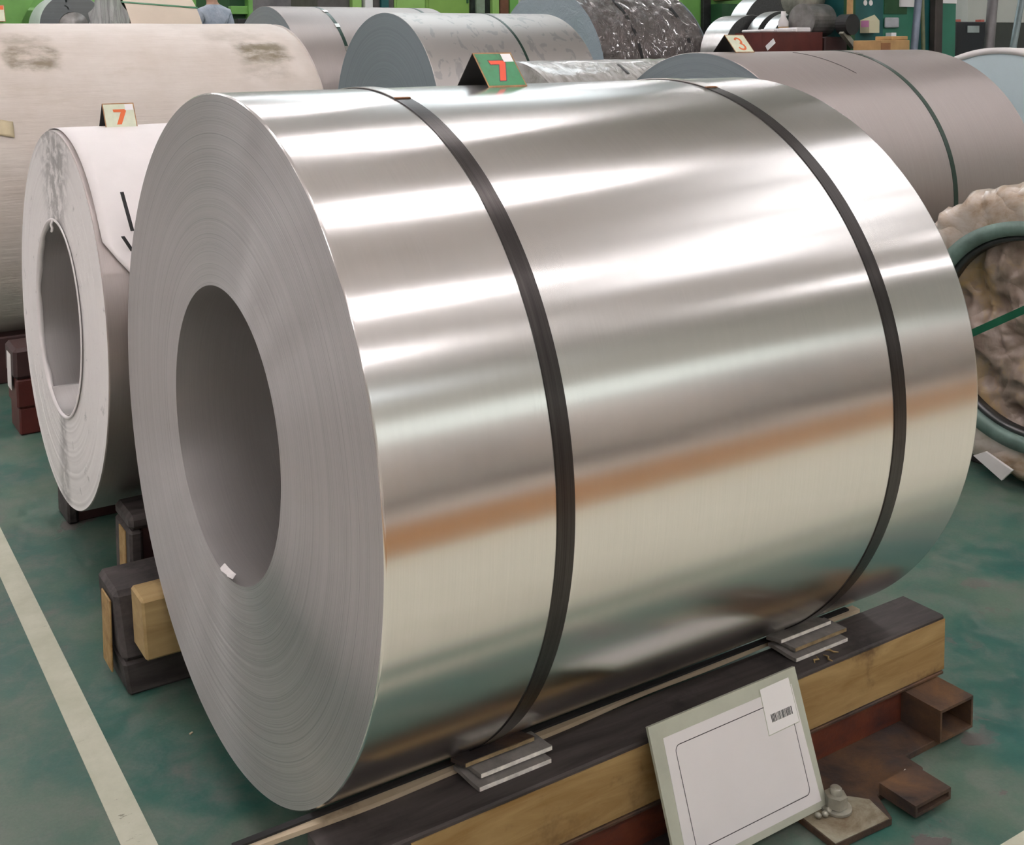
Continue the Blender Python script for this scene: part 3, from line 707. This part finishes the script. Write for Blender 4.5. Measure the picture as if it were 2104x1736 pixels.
# ------------------------------------------------------------------ number signs and the leaning sheet
def tent(name, label, x, y, zt, w, h, s, face, numeral, num_mat, sticker=True, dzf=0., outline=True):
    """folded plate, ridge along X at (x..x+w, y), feet at y-s and y+s, h below"""
    t = thing(name, label, 'number sign', (x, y, zt-h)); th = .0012
    L = math.hypot(s, h)
    def P(u, v, off):            # u along X, v up the front plate from foot to ridge
        yy = -s*(1-v); zz = h*v; nx = Vector((0, -h, s)).normalized()
        return Vector((u*w, yy, zz))+nx*off
    def slab(poly, o0, o1):
        n = len(poly); v = [tuple(P(a, b, o0)) for a, b in poly]+[tuple(P(a, b, o1)) for a, b in poly]
        return v, [tuple(range(n-1, -1, -1)), tuple(range(n, 2*n))]+[(i, (i+1) % n, n+(i+1) % n, n+i) for i in range(n)]
    sq = [(0, 0), (1, 0), (1, 1), (0, 1)]
    fp = mesh('front_plate', slab(sq, 0, th), 'sign_edge', t)
    mesh('painted_face', slab([(.03, .04), (.97, .04), (.97, .96), (.03, .96)], th, th+.0002), face, fp)
    v, f = slab(sq, -th, -.0001)
    mesh('back_plate', ([(a, -b, c) for a, b, c in v], f), 'sign_back', t)
    if numeral == '7':
        pg = [(.30, .755), (.67, .755), (.72, .69), (.515, .17), (.365, .17), (.545, .645), (.32, .645)]
    else:
        pg = None
    if pg:
        if outline:
            c = Vector((.53, .5)); e = .018
            og = [(.30-e, .755+e), (.67+e*.7, .755+e), (.72+e*1.2, .69), (.515+e, .17-e), (.365-e*1.3, .17-e), (.545-e*1.4, .645-e), (.32-e, .645-e)]
            mesh('numeral_outline', slab(og, th+.0002, th+.0004), 'ink', fp)
        mesh('numeral', slab(pg, th+.0004, th+.0007), num_mat, fp)
    else:
        pth = [(.50+.16*math.sin(a)*.9, .64+.155*math.cos(a)) for a in [math.radians(-70+i*22) for i in range(12)]]
        pth += [(.51+.19*math.sin(a)*.9, .33+.165*math.cos(a)) for a in [math.radians(15+i*22) for i in range(12)]]
        rib = stroke2d(pth, .095); n = len(pth)
        v = [tuple(P(a, b, th+.0006)) for a, b in rib]; v += [tuple(P(a, b, th+.0003)) for a, b in rib]
        f = [(i, i+1, 2*n-2-i, 2*n-1-i) for i in range(n-1)]+[(2*n+i, 4*n-1-i, 4*n-2-i, 2*n+i+1) for i in range(n-1)]
        mesh('numeral', (v, f), num_mat, fp)
    if sticker: mesh('corner_sticker', slab([(.70, .72), (.955, .72), (.955, .955), (.70, .955)], th+.0002, th+.0005), 'label_white' if sticker is True else sticker, fp)
    return t
tent('number_sign', 'green folded sign with red 7 on top of the big bare coil', .521, 0, 1.348, .089, .0647, .056, 'sign_green', '7', 'numeral_red')
tent('number_sign', 'pale folded sign with orange 7 on the white paper-covered coil', .098, 1.123, 1.2285, .083, .0655, .036, 'sign_cream', '7', 'numeral_orange', 'sheet_white', outline=False)
tent('number_sign', 'pale folded sign with orange 3 on the dull grey strapped coil', 2.767, 1.553, 1.4105, .108, .0735, .065, 'sign_cream', '3', 'numeral_orange', False)
tent('number_sign', 'pale folded sign with rusty edge on the cream-wrapped coil', .185, 3.44, 1.588, .085, .0745, .03, 'sign_cream', '7', 'numeral_orange', 'numeral_orange')

# leaning sign board: local u along x, v up the board
bd = thing('sign_board', 'pale board with a blank white sheet and barcode label leaning on the timber bearer', 'sign board', (.556, -.531, .0160))
e0 = Vector((.338, .001, 0)); eT = Vector((-.003, 0.0735, .2195))
U_ = Vector((1, .003, 0)).normalized(); V_ = eT.normalized(); N_ = U_.cross(V_).normalized()
BW, BH = .349, eT.length
def bslab(poly, o0, o1):
    n = len(poly); q = lambda a, b, o: tuple(U_*a+V_*b+N_*o)
    return [q(a, b, o0) for a, b in poly]+[q(a, b, o1) for a, b in poly], [tuple(range(n-1, -1, -1)), tuple(range(n, 2*n))]+[(i, (i+1) % n, n+(i+1) % n, n+i) for i in range(n)]
mesh('backing', bslab([(0, 0), (BW, 0), (BW, BH), (0, BH)], 0, .006), 'board_grey', bd)
shp = [(.020, .0), (BW-.010, .017), (BW-.018, BH-.022), (.026, BH-.022)]
shp = [(.022, .012), (BW-.012, .012), (BW-.018, BH-.024), (.026, BH-.024)]
sh = mesh('paper_sheet', bslab(shp, .0061, .0066), 'sheet_white', bd)
rr = []
x0_, x1_, y0_, y1_, cr = .046, BW-.033, .030, BH-.042, .010
for cx_, cy_, a0 in ((x1_-cr, y1_-cr, 0), (x0_+cr, y1_-cr, 90), (x0_+cr, y0_+cr, 180), (x1_-cr, y0_+cr, 270)):
    rr += [(cx_+cr*math.cos(math.radians(a0+k*15)), cy_+cr*math.sin(math.radians(a0+k*15))) for k in range(7)]
Lr, Rr = stroke2d(rr, .0014, True); n = len(rr)
q = lambda p: tuple(U_*p[0]+V_*p[1]+N_*.0068)
mesh('border_line', ([q(p) for p in Lr]+[q(p) for p in Rr], [(i, (i+1) % n, n+(i+1) % n, n+i) for i in range(n)]), 'ink', sh)
lb = mesh('barcode_label', bslab([(BW-.096, BH-.087), (BW-.021, BH-.086), (BW-.022, BH-.012), (BW-.094, BH-.013)], .0067, .0072), 'label_white', bd)
mesh('label_shadow', bslab([(BW-.0975, BH-.0885), (BW-.0195, BH-.0875), (BW-.0205, BH-.0105), (BW-.0955, BH-.0115)], .00665, .00669), 'board_grey', bd)  # the label's shadow, put in as a slightly larger grey slab
mesh('back_strut', box(.16, .185, .066, .0868, .155, .172), 'board_grey', bd)
bars = []; xx = BW-.083
rb_ = random.Random(5)
while xx < BW-.033:
    w_ = rb_.choice((.0007, .0012, .002)); bars.append(bslab([(xx, BH-.070), (xx+w_, BH-.070), (xx+w_, BH-.057), (xx, BH-.057)], .0072, .0074)); xx += w_+rb_.choice((.0006, .001, .0014))
mesh('barcode', join(*bars), 'ink', lb)

# ------------------------------------------------------------------ small litter on the floor and plate
for k, (x, y, a, s, m_) in enumerate(((1.105, -.548, .3, .010, 'felt_white'), (.975, -.560, 1.2, .004, 'felt_white'))):
    tag(mesh('paper_chip', xf(box(-s, s, -s*.7, s*.7, 0, .0008), Matrix.Translation((x, y, .0144)) @ Matrix.Rotation(a, 4, 'Z')), m_), ('square white paper chip on the rusty plate', 'thin white sliver lying on the rusty plate')[k], 'paper scrap')
for k, (x, y, a) in enumerate(((1.005, -.425, .4), (1.03, -.432, 1.3), (1.055, -.418, 2.2))):
    tag(mesh('wood_shaving', xf(tube([(-.012, 0, .002), (-.004, .004, .0025), (.004, -.002, .002), (.011, .005, .003)], [.0008, .0019, .0019, .0006], 6), Matrix.Translation((x, y, .1999)) @ Matrix.Rotation(a, 4, 'Z')), 'timber_light', smooth=True),
        ('curled tan wood shaving closest to the felt pads on the bearer', 'curled tan wood shaving lying crosswise on the timber bearer', 'curled tan wood shaving towards the end of the timber bearer')[k], 'shaving')
tag(mesh('paint_flake', prism([(-.026, -.004), (-.008, .010), (.012, .004), (.028, -.008), (.006, -.012)], 0, .0015), plain('flake_pink', (.42, .27, .22), .8), loc=(-.30, .045, 0)), 'pinkish paint flake on the green floor beside the white line', 'flake')
tag(mesh('wood_chip', xf(box(-.004, .004, -.002, .002, 0, .002), Matrix.Rotation(.5, 4, 'Z')), 'ply_edge', loc=(.02, .28, 0)), 'tiny pale wood chip on the dark floor near the big coil', 'chip')

# ------------------------------------------------------------------ background machinery
def block(name, label, cat, px0, px1, py0, py1, Y, depth, mat, zfloor=True, bev=.01, group=None):
    a = at(px0, py1, Y); b = at(px1, py0, Y)
    z0 = 0 if zfloor else a.z
    o = mesh(name, box(0, b.x-a.x, 0, depth, 0, b.z-z0), mat, bevel=bev); o.location = (a.x, Y, z0)
    return tag(o, label, cat, group)
# --- left: decoiler with a coil on its mandrel
dec = at(150, 54, 9.8)
t = thing('decoiler', 'green decoiler stand with sloping guard plate holding a grey coil', 'machine', (dec.x-.15, 10.42, 0))
mesh('column', box(-1.05, -.55, .25, 1.0, 0, 1.6), 'green_dark', t, bevel=.02)
mesh('guard_plate', ([(-.95, .2, 1.62), (-.45, .2, 1.30), (.15, .2, 2.35), (-.35, .2, 2.35), (-.95, .25, 1.62), (-.45, .25, 1.30), (.15, .25, 2.35), (-.35, .25, 2.35)],
      [(0, 1, 2, 3), (4, 7, 6, 5), (0, 4, 5, 1), (1, 5, 6, 2), (2, 6, 7, 3), (3, 7, 4, 0)]), 'green_machine', t)
mesh('housing', box(-.45, .6, .30, 1.0, 0, 1.9), 'green_machine', t, bevel=.03)
mesh('top_guard', box(-1.1, -.55, .1, .9, 1.95, 2.3), 'green_machine', t, bevel=.02)
mesh('mandrel', xf(lathe([(0, 0), (0, .14), (.95, .14), (.95, 0)], 24, axis='y'), Matrix.Translation((.15, -.70, dec.z))), 'machine_grey', t, True)
t = coil('mandrel_coil', 'grey coil on the mandrel of the green decoiler', 'steel coil', dec.x, 9.8, dec.z, .33, .145, .55, plain('coil_pale', (.66, .72, .72), .4, .2, .05), 'edge_darkgrey', 'machine_grey', seg=96, rings=14, axis='y')
# --- far green line of machines
def machine(name, label, px0, px1, Y, top, depth, mat, bits):
    a = at(px0, 60, Y); b = at(px1, 60, Y)
    t = thing(name, label, 'machine', (a.x, Y, 0)); w = b.x-a.x
    mesh('cabinet', box(0, w, 0, depth, 0, top), mat, t, bevel=.02)
    for (nm, u0, u1, z0, z1, dy, m_) in bits: mesh(nm, box(u0*w, u1*w, -dy, -.001, z0, z1), m_, t, bevel=.004)
    return t
machine('green_press', 'bright green machine frame behind the worker', 470, 512, 11.2, 2.6, 1.2, 'green_dark',
        [('cross_beam', 0, 1, 2.10, 2.24, .12, 'green_light'), ('cross_beam', .0, 1, 1.86, 1.96, .10, 'green_machine'), ('post', .8, 1., 0, 2.6, .14, 'green_machine'), ('lamp_arm', .15, .6, 1.74, 1.80, .2, 'dark_metal')])
machine('green_cabinet', 'pale green cabinet machine behind the dull coils', 812, 876, 13.0, 2.9, 1.2, 'green_light', [('door', .06, .94, .3, 2.8, .02, 'green_light'), ('handle', .86, .9, 1.6, 1.9, .05, 'dark_metal')])
machine('green_cabinet', 'olive green cabinet machine beside the pale green one', 876.3, 966, 13.0, 2.9, 1.2, plain('green_olive', (.24, .40, .085), .4, 0, .1, 3), [('door', .05, .95, .3, 2.8, .02, MATS['green_olive']), ('lock', .9, .94, 2.13, 2.2, .04, 'green_dark')])
machine('pipe_rack', 'dark rack with green and brown uprights beside the olive cabinet', 966, 1062, 13.2, 2.7, .8, 'dark_metal',
        [('upright', .10, .28, .2, 2.7, .05, plain('grey_green', (.25, .30, .22), .5)), ('upright', .42, .56, .2, 2.7, .08, 'green_light'), ('upright', .60, .78, .2, 2.35, .06, plain('brown_red', (.16, .06, .03), .5)), ('upright', .82, 1.0, .2, 2.5, .05, 'green_machine')])
machine('dark_machine', 'dark machine with small green and white fittings above the dull coil', 655, 811, 13.0, 2.7, 1., plain('brown_dark', (.10, .085, .08), .6),
        [('fitting', .40, .52, 1.9, 2.6, .1, 'green_light'), ('lever', .56, .66, 1.9, 2.5, .12, 'white_paper'), ('panel', .80, .90, 1.2, 2.7, .06, 'teal_panel')])
machine('green_wall_frame', 'long green machine wall behind the film-wrapped coil', 1400, 1700, 9.0, 3.0, .8, 'green_machine',
        [('slot', .12, .17, .4, 2.9, .05, 'dark_metal'), ('dark_unit', .17, .30, .4, 1.95, .25, 'green_dark'), ('motor', .20, .27, .6, 1.75, .4, 'tyre_black'), ('box', .20, .28, 2.0, 2.3, .3, 'cardboard'), ('white_panel', .93, 1.0, .4, 3.0, .1, 'wall_pale')])
machine('far_plant', 'pale green and grey plant along the back of the hall', 60, 655, 15.5, 3.2, .8, 'green_machine', [('panel', .25, .45, .2, 3.0, .04, 'green_light'), ('panel', .62, .9, .2, 3.0, .04, plain('plant_grey', (.18, .16, .16), .5))])

# --- slit coils on a rack, maroon bin
rk0, rk1 = at(1500, 100, 5.5), at(1700, 100, 5.7)
t = thing('coil_rack', 'low steel rack carrying the narrow slit coils', 'rack', (rk0.x, 5.7, 0)); w = rk1.x-rk0.x
mesh('top', box(0, w, -.66, .53, .90, .965), 'dark_metal', t, bevel=.005)
for sx in (.03, w-.09):
    for sy in (-.6, .45): mesh('leg', box(sx, sx+.06, sy, sy+.06, 0, .8995), 'dark_metal', t)
plain('slit_steel', (.62, .61, .60), .3, .9, .1, 20); plain('slit_edge', (.10, .10, .10), .5, .5, .3, 60)
for k, (px, r, Y, wd_, lab) in enumerate(((1592, .47, 5.95, .20, 'tallest narrow slit coil at the back of the rack'), (1545, .35, 5.50, .30, 'wide low slit coil at the rack end by the film-wrapped coil'),
                                 (1606, .365, 5.33, .13, 'middle narrow slit coil on the rack'), (1640, .355, 5.10, .14, 'front narrow slit coil standing right behind the maroon bin'))):
    c = at(px, 90, Y)
    coil('slit_coil', lab, 'slit coil', c.x, Y, .966+r, r, r*.6, wd_, 'slit_steel', 'slit_edge', 'dark_metal', seg=90, rings=10, axis='y', seed=k)
t = thing('maroon_bin', 'maroon steel bin with white sheets lying on top', 'bin', (at(1565, 72, 4.0).x, 4.0, 0)); w = at(1690, 72, 4.0).x-at(1565, 72, 4.0).x
mesh('front', box(0, w, 0, .02, 0, 1.475), 'maroon', t); mesh('side', box(w-.02, w, .02, .24, 0, 1.474), 'maroon', t); mesh('side', box(0, .02, .02, .24, 0, 1.474), 'maroon', t); mesh('back', box(0, w, .24, .26, 0, 1.475), 'maroon', t); mesh('top', box(.02, w-.02, .02, .24, 1.45, 1.474), 'maroon', t)
mesh('sticker', xf(box(-.05, .05, -.003, -.0005, -.02, .02), Matrix.Translation((.09, 0, 1.385)) @ Matrix.Rotation(-.6, 4, 'Y')), 'label_white', t)
for k, (u, dz) in enumerate(((.12, .0), (.42, .004), (.72, .008))):
    o = mesh('paper_stack', box(-.08, .08, -.10, .08, 0, .020+.008*k), 'sheet_white', bevel=.008); o.location = (at(1565, 72, 4.0).x+u*w, 4.12, 1.4755)
    tag(o, ('thin', 'middle', 'thickest')[k]+' stack of white sheets on the maroon bin', 'paper stack')
# machine by the teal cabinet
mx = at(1696, 60, 4.0)
t = thing('winder', 'dark winder with grey rollers and a black motor beside the teal cabinet', 'machine', (mx.x, 4.05, 0))
mesh('body', box(.0, .255, -.05, .4, 0, 1.44), 'maroon_dark', t, bevel=.01)
mesh('roller', xf(lathe([(0, 0), (0, .13), (.25, .13), (.25, 0)], 28), Matrix.Translation((.0, .18, 1.572))), 'machine_grey', t)
mesh('roller', xf(lathe([(0, 0), (0, .16), (.17, .14), (.17, 0)], 28), Matrix.Translation((.08, .30, 1.76))), 'zinc', t, True)
mesh('motor', xf(lathe([(0, 0), (0, .08), (.10, .08), (.12, .05), (.12, 0)], 24, axis='y'), Matrix.Translation((.16, -.17, 1.53))), 'tyre_black', t)
mesh('wood_handle', box(.225, .25, -.10, -.06, 1.45, 1.80), 'cardboard', t)
mesh('bracket', xf(box(-.09, .09, -.02, .02, -.02, .02), Matrix.Translation((.17, -.12, 1.42)) @ Matrix.Rotation(.7, 4, 'Y')), 'zinc', t)
t = thing('spray_bottle', 'pale bottle with tan label standing by the winder rollers', 'bottle', (mx.x-.055, 4.36, 1.44+.0)); 
mesh('bottle', lathe([(0, 0), (0, .04), (.11, .04), (.15, .018), (.19, .018), (.19, 0)], 20, axis='z'), 'white_paper', t, True); mesh('label', lathe([(.03, .0405), (.07, .0405)], 20, axis='z'), 'cardboard', t, True)
t.location.z = 1.4565; 
tag(mesh('bottle_shelf', box(mx.x-.11, mx.x-.005, 4.28, 4.45, 0, 1.456), 'green_dark'), 'narrow dark green pedestal under the pale bottle', 'pedestal')

# --- teal control cabinet with things on it
Yc = 4.0
c0, c1 = at(1755, 60, Yc), at(1815, 60, Yc)
t = thing('control_cabinet', 'teal control cabinet with a cream document box on its door', 'cabinet', (c0.x, Yc, 0)); w = c1.x-c0.x
mesh('body', box(0, w, 0, .5, 0, 2.2), 'teal_panel', t, bevel=.006); mesh('corner_post', box(-.05, -.002, -.01, .06, 0, 2.2), 'green_dark', t)
db = at(1768, 68, Yc-.01); de = at(1798, 30, Yc-.01)
d = mesh('document_box', ([(db.x-c0.x, -.005, db.z), (de.x-c0.x, -.005, db.z), (de.x-c0.x, -.005, de.z), (db.x-c0.x, -.005, de.z-.045), (db.x-c0.x, -.09, db.z), (de.x-c0.x-.05, -.09, db.z), (de.x-c0.x-.05, -.09, de.z-.05), (db.x-c0.x, -.09, de.z-.05)],
     [(0, 1, 2, 3), (4, 7, 6, 5), (0, 4, 5, 1), (1, 5, 6, 2), (3, 2, 6, 7), (0, 3, 7, 4)]), 'cream_box', t)
mesh('pink_note', box(db.x-c0.x-.0025, db.x-c0.x-.0005, -.085, -.015, db.z+.045, db.z+.095), 'pink_note', d)
for k in (0, 1): mesh('warning_dot', xf(lathe([(0, 0), (0, .022), (.004, .022), (.004, 0)], 14, axis='y'), Matrix.Translation((.12+.065*k, -.006, at(1785, 6, Yc).z))), 'white_paper', t)
t = thing('green_booth', 'dark green machine booth with grey signs and slanted posts', 'machine', (c1.x+.006, Yc+.02, 0)); w2 = at(1928, 60, Yc).x-c1.x-.012
mesh('panel', box(0, w2, 0, .4, 0, 2.2), 'green_panel', t, bevel=.004)
mesh('recess', box(.02, .30, -.006, -.001, 1.62, 2.2), 'green_dark', t)
g0, g1 = at(1818, 57, Yc), at(1846, 36, Yc); ox = c1.x+.004
mesh('grey_plate', box(g0.x-ox, g1.x-ox, -.03, -.008, g0.z, g1.z), plain('plate_bluegrey', (.42, .43, .46), .4), t, bevel=.008)
g0, g1 = at(1850, 14, Yc), at(1879, 0, Yc); mesh('notice', box(g0.x-ox, g1.x-ox, -.02, -.008, g0.z, g1.z+.05), 'sheet_white', t)
mesh('white_bracket', box(g0.x-ox-.16, g0.x-ox-.10, -.06, -.008, 1.36, 1.47), 'label_white', t)
mesh('teal_section', box(w2*.62, w2*.86, -.006, -.001, 0, 2.2), 'teal_panel', t)  # section of the booth front in darker teal
mesh('corner_post', box(w2-.10, w2-.005, -.07, -.008, 0, 2.2), plain('post_brown', (.07, .055, .05), .5, .2), t, bevel=.008)
def pole(name, label, pa, pb, Y, r, mat):
    a = at(*pa, Y); b = at(*pb, Y); d = b-a; bot = a+d*(-a.z/d.z) if False else a+(a-b)*((a.z-.0)/(b.z-a.z)); top = a+(b-a)*((2.3-a.z)/(b.z-a.z))
    t = thing(name, label, 'pole', (bot.x, bot.y, 0)); mesh('shaft', tube([(0, 0, 0), tuple(top-bot)], r, 12), mat, t, True); mesh('foot', lathe([(0, 0), (0, r*2), (.015, r*2), (.015, 0)], 16, axis='z'), mat, t)
    return t
pole('slanted_pole', 'slanted blue-grey pole leaning at the dark green booth', (1878, 100), (1887, 0), Yc-.15, .028, 'pole_blue')
pole('thin_pole', 'thin olive pole beside the slanted blue-grey one', (1897, 100), (1895, 0), Yc-.03, .016, plain('olive', (.13, .15, .07), .5))
# cardboard boxes on a stand
bx0 = at(1811, 103, 3.5)
bx1 = at(1873, 82, 3.5)
tag(mesh('box_stand', box(bx0.x, bx1.x, 3.5, 3.78, 0, bx0.z-.02), 'dark_metal', bevel=.005), 'dark stand under the cardboard boxes', 'stand')
t = thing('cardboard_box', 'large tan cardboard box on the stand by the green booth', 'box', (bx0.x, 3.51, bx0.z-.0195)); bh = bx1.z-bx0.z+.0195
mesh('carton', box(.005, bx1.x-bx0.x-.005, 0, .24, 0, bh), 'cardboard', t, bevel=.004); mesh('brown_side', box(.006, .11, -.003, -.0005, .005, bh-.02), 'strap_rust', t)
q0, q1 = at(1834, 82, 3.53), at(1868, 74, 3.53)
tag(mesh('cardboard_box', box(q0.x, q1.x, 3.54, 3.68, bx1.z+.001, q1.z), 'cardboard', bevel=.003), 'flat small cardboard box lying on the large tan one', 'box')
# green panel, black cabinet, poles and wall at the right
Yp = 4.0
a, b = at(1928, 60, Yp), at(1964, 60, Yp)
t = thing('green_locker', 'mid green steel locker with a white notice at its top', 'locker', (a.x, Yp, 0)); mesh('body', box(.01, b.x-a.x, 0, .4, 0, 1.93), 'green_panel', t, bevel=.006)
z_ = at(1945, 7, Yp).z; mesh('notice', box(.012, b.x-a.x-.004, -.006, -.001, z_, 1.925), 'label_white', t)
Yb = 4.0
a, b = at(1963, 45, Yb), at(2028, 45, Yb)
t = thing('black_cabinet', 'black cabinet with a pale grey label plate', 'cabinet', (a.x+.012, Yb, 0)); mesh('body', box(0, b.x-a.x, 0, .5, 0, b.z), 'navy_black', t, bevel=.006)
l0, l1 = at(1986, 67, Yb-.005), at(2010, 53, Yb-.005); mesh('label_plate', box(l0.x-a.x, l1.x-a.x, -.008, -.0005, l0.z, l1.z), plain('label_grey', (.36, .42, .41), .4), t)
for k, (px, w_) in enumerate(((1966, .07), (2018, .05))):
    tag(mesh('red_tag', box(at(px, 45, Yb).x+.012, at(px, 45, Yb).x+.012+w_, Yb+.02, Yb+.07, b.z+.0008, b.z+.02), plain('red_pink', (.65, .18, .14), .5)), ('longer' if k == 0 else 'shorter')+' pinkish red tag on top of the black cabinet', 'tag')
o = tag(mesh('paper_tray', join(box(0, .16, 0, .2, 0, .02), box(0, .02, 0, .2, .02, .17), box(0, .16, .18, .2, .02, .17)), 'cardboard'), 'tan paper tray with white sheets on the black cabinet', 'tray'); o.location = (a.x+.025, Yb+.15, b.z+.001)
a = at(1988, 45, Yb+.9)
t = thing('pale_partition', 'pale grey partition with dark lower half behind the black cabinet', 'partition', (a.x, Yb+.9, 0))
zz = at(2060, 46, Yb+.9).z; mesh('upper_panel', box(0, 4.2, 0, .06, zz, 2.6), 'wall_pale', t); mesh('lower_panel', box(0, 4.2, 0, .06, 0, zz-.001), plain('panel_dark', (.045, .05, .045), .5), t)
pole('grey_pole', 'thick grey pole in front of the black cabinet edge', (2031, 110), (2040, 0), Yb-.3, .040, 'pole_grey')
pole('grey_pole', 'thin slanted pale grey pole before the dark lower partition', (2081, 100), (2099, 0), Yb-.2, .028, plain('pole_teal', (.20, .25, .26), .4, .3))

# ------------------------------------------------------------------ the worker
def person():
    c = at(440, 40, 9.6)
    t = thing('person', 'worker in a pale blue-grey shirt and white cap, back turned, standing at the green machine', 'person', (c.x, 9.6, .45), rotz=math.radians(8))
    J = {'pel': (0, 0, .90), 'bel': (0, 0, 1.04), 'che': (0, .01, 1.22), 'upc': (0, .01, 1.36), 'nec': (0, .02, 1.45), 'hdb': (-.01, .04, 1.52), 'hdm': (-.015, .055, 1.60), 'hdt': (-.01, .05, 1.69),
         'lsh': (-.15, .0, 1.36), 'lel': (-.23, .05, 1.12), 'lwr': (-.26, .26, 1.10), 'lha': (-.26, .34, 1.11), 'rsh': (.15, .0, 1.36), 'rel': (.22, .0, 1.10), 'rwr': (.19, .20, 1.02), 'rha': (.18, .28, 1.02),
         'lhi': (-.09, 0, .86), 'lkn': (-.10, .02, .48), 'lan': (-.10, -.02, .08), 'lto': (-.11, .12, .035), 'rhi': (.09, 0, .86), 'rkn': (.10, .02, .48), 'ran': (.10, -.02, .08), 'rto': (.11, .12, .035)}
    RAD = {'pel': .125, 'bel': .125, 'che': .135, 'upc': .12, 'nec': .055, 'hdb': .065, 'hdm': .088, 'hdt': .05, 'lsh': .068, 'lel': .052, 'lwr': .033, 'lha': .03, 'rsh': .068, 'rel': .052, 'rwr': .033, 'rha': .03,
           'lhi': .095, 'lkn': .062, 'lan': .045, 'lto': .035, 'rhi': .095, 'rkn': .062, 'ran': .045, 'rto': .035}
    E_ = [('pel', 'bel'), ('bel', 'che'), ('che', 'upc'), ('upc', 'nec'), ('nec', 'hdb'), ('hdb', 'hdm'), ('hdm', 'hdt')]
    for s in 'lr': E_ += [('upc', s+'sh'), (s+'sh', s+'el'), (s+'el', s+'wr'), (s+'wr', s+'ha'), ('pel', s+'hi'), (s+'hi', s+'kn'), (s+'kn', s+'an'), (s+'an', s+'to')]
    # five fingers on each hand
    for s in 'lr':
        b = Vector(J[s+'ha'])
        for k, (dx, ln) in enumerate(((-.034, .045), (-.018, .065), (-.004, .072), (.010, .066), (.023, .052))):
            J[s+'f%d' % k] = tuple(b+Vector((dx, .03+ln*.5, -.004))); J[s+'g%d' % k] = tuple(b+Vector((dx*1.1, .03+ln*.85, -.028)))
            RAD[s+'f%d' % k] = .009; RAD[s+'g%d' % k] = .008; E_ += [(s+'ha', s+'f%d' % k), (s+'f%d' % k, s+'g%d' % k)]
    ks = list(J); me = bpy.data.meshes.new('body'); me.from_pydata([J[k] for k in ks], [(ks.index(a), ks.index(b)) for a, b in E_], [])
    o = bpy.data.objects.new('body', me); COL.objects.link(o); o.parent = t
    sk = o.modifiers.new('skin', 'SKIN'); sk.use_smooth_shade = True
    for i, k in enumerate(ks):
        d = me.skin_vertices[0].data[i]; d.radius = (RAD[k], RAD[k]*(.8 if k in ('che', 'bel', 'pel', 'upc') else 1)); d.use_root = (k == 'pel')
    ss = o.modifiers.new('sub', 'SUBSURF'); ss.levels = 2; ss.render_levels = 2
    n = NT('worker_clothes'); tc = n.n('ShaderNodeTexCoord'); sp = n.n('ShaderNodeSeparateXYZ'); n.l(tc.outputs['Object'], sp.inputs[0])
    z = sp.outputs[2]; fold = n.noise(9, 4, .6)
    shirt = n.ramp(fold, [(.3, (.30, .35, .43)), (.7, (.46, .51, .57))])
    c_ = n.mix(n.smooth(z, .885, .895), (.05, .06, .09, 1), shirt)
    c_ = n.mix(n.smooth(z, 1.445, 1.455), c_, (.45, .27, .19, 1))
    c_ = n.mix(n.smooth(sp.outputs[1], .225, .235), c_, (.45, .27, .19, 1))
    c_ = n.mix(n.math('MULTIPLY', n.smooth(z, 1.50, 1.52), n.smooth(sp.outputs[1], .06, .09, 1., 0.)), c_, (.02, .016, .014, 1))
    n.set(Base_Color=c_, Roughness=.85); n.bump(fold, .6, .03); me.materials.append(n.m)
    mesh('cap', lathe([(0, .104), (.03, .105), (.07, .092), (.10, .055), (.112, .001)], 24, axis='z'), 'cap_white', t, True, (-.012, .052, 1.615))
    mesh('cap_peak', xf(lathe([(0, .001), (0, .075), (.008, .075), (.008, .001)], 20, axis='z'), Matrix.Translation((-.012, .125, 1.615))), 'cap_white', t, True)
    mesh('nose', lathe([(-.02, 0), (-.01, .014), (.01, .010), (.025, 0)], 8, axis='z'), 'skin', t, True, (-.015, .148, 1.585))
    for s in (-1, 1):
        mesh('ear', lathe([(-.03, 0), (-.015, .012), (.012, .014), (.03, 0)], 8, axis='z'), 'skin', t, True, (-.015+s*.09, .05, 1.585))
        mesh('eye', lathe([(-.007, 0), (0, .009), (.007, 0)], 8, axis='z'), 'ink', t, True, (-.015+s*.034, .136, 1.605))
    mesh('mouth', box(-.04, .01, .128, .136, 1.535, 1.543), 'numeral_red', t)
    p = thing('work_platform', 'dark steel work platform under the worker', 'platform', (c.x, 9.6, 0))
    mesh('deck', box(-.30, .6, -.5, .43, .41, .449), 'dark_metal', p, bevel=.004)
    for sx in (-.28, .52):
        for sy in (-.48, .36): mesh('leg', box(sx, sx+.06, sy, sy+.06, 0, .4095), 'dark_metal', p)
person()
# desk the worker reaches to
a = at(400, 60, 10.15)
block('control_desk', 'dark grey control desk in front of the worker', 'desk', 402, 425, 40, 60, 10.1, .4, plain('desk_grey', (.14, .13, .13), .5))
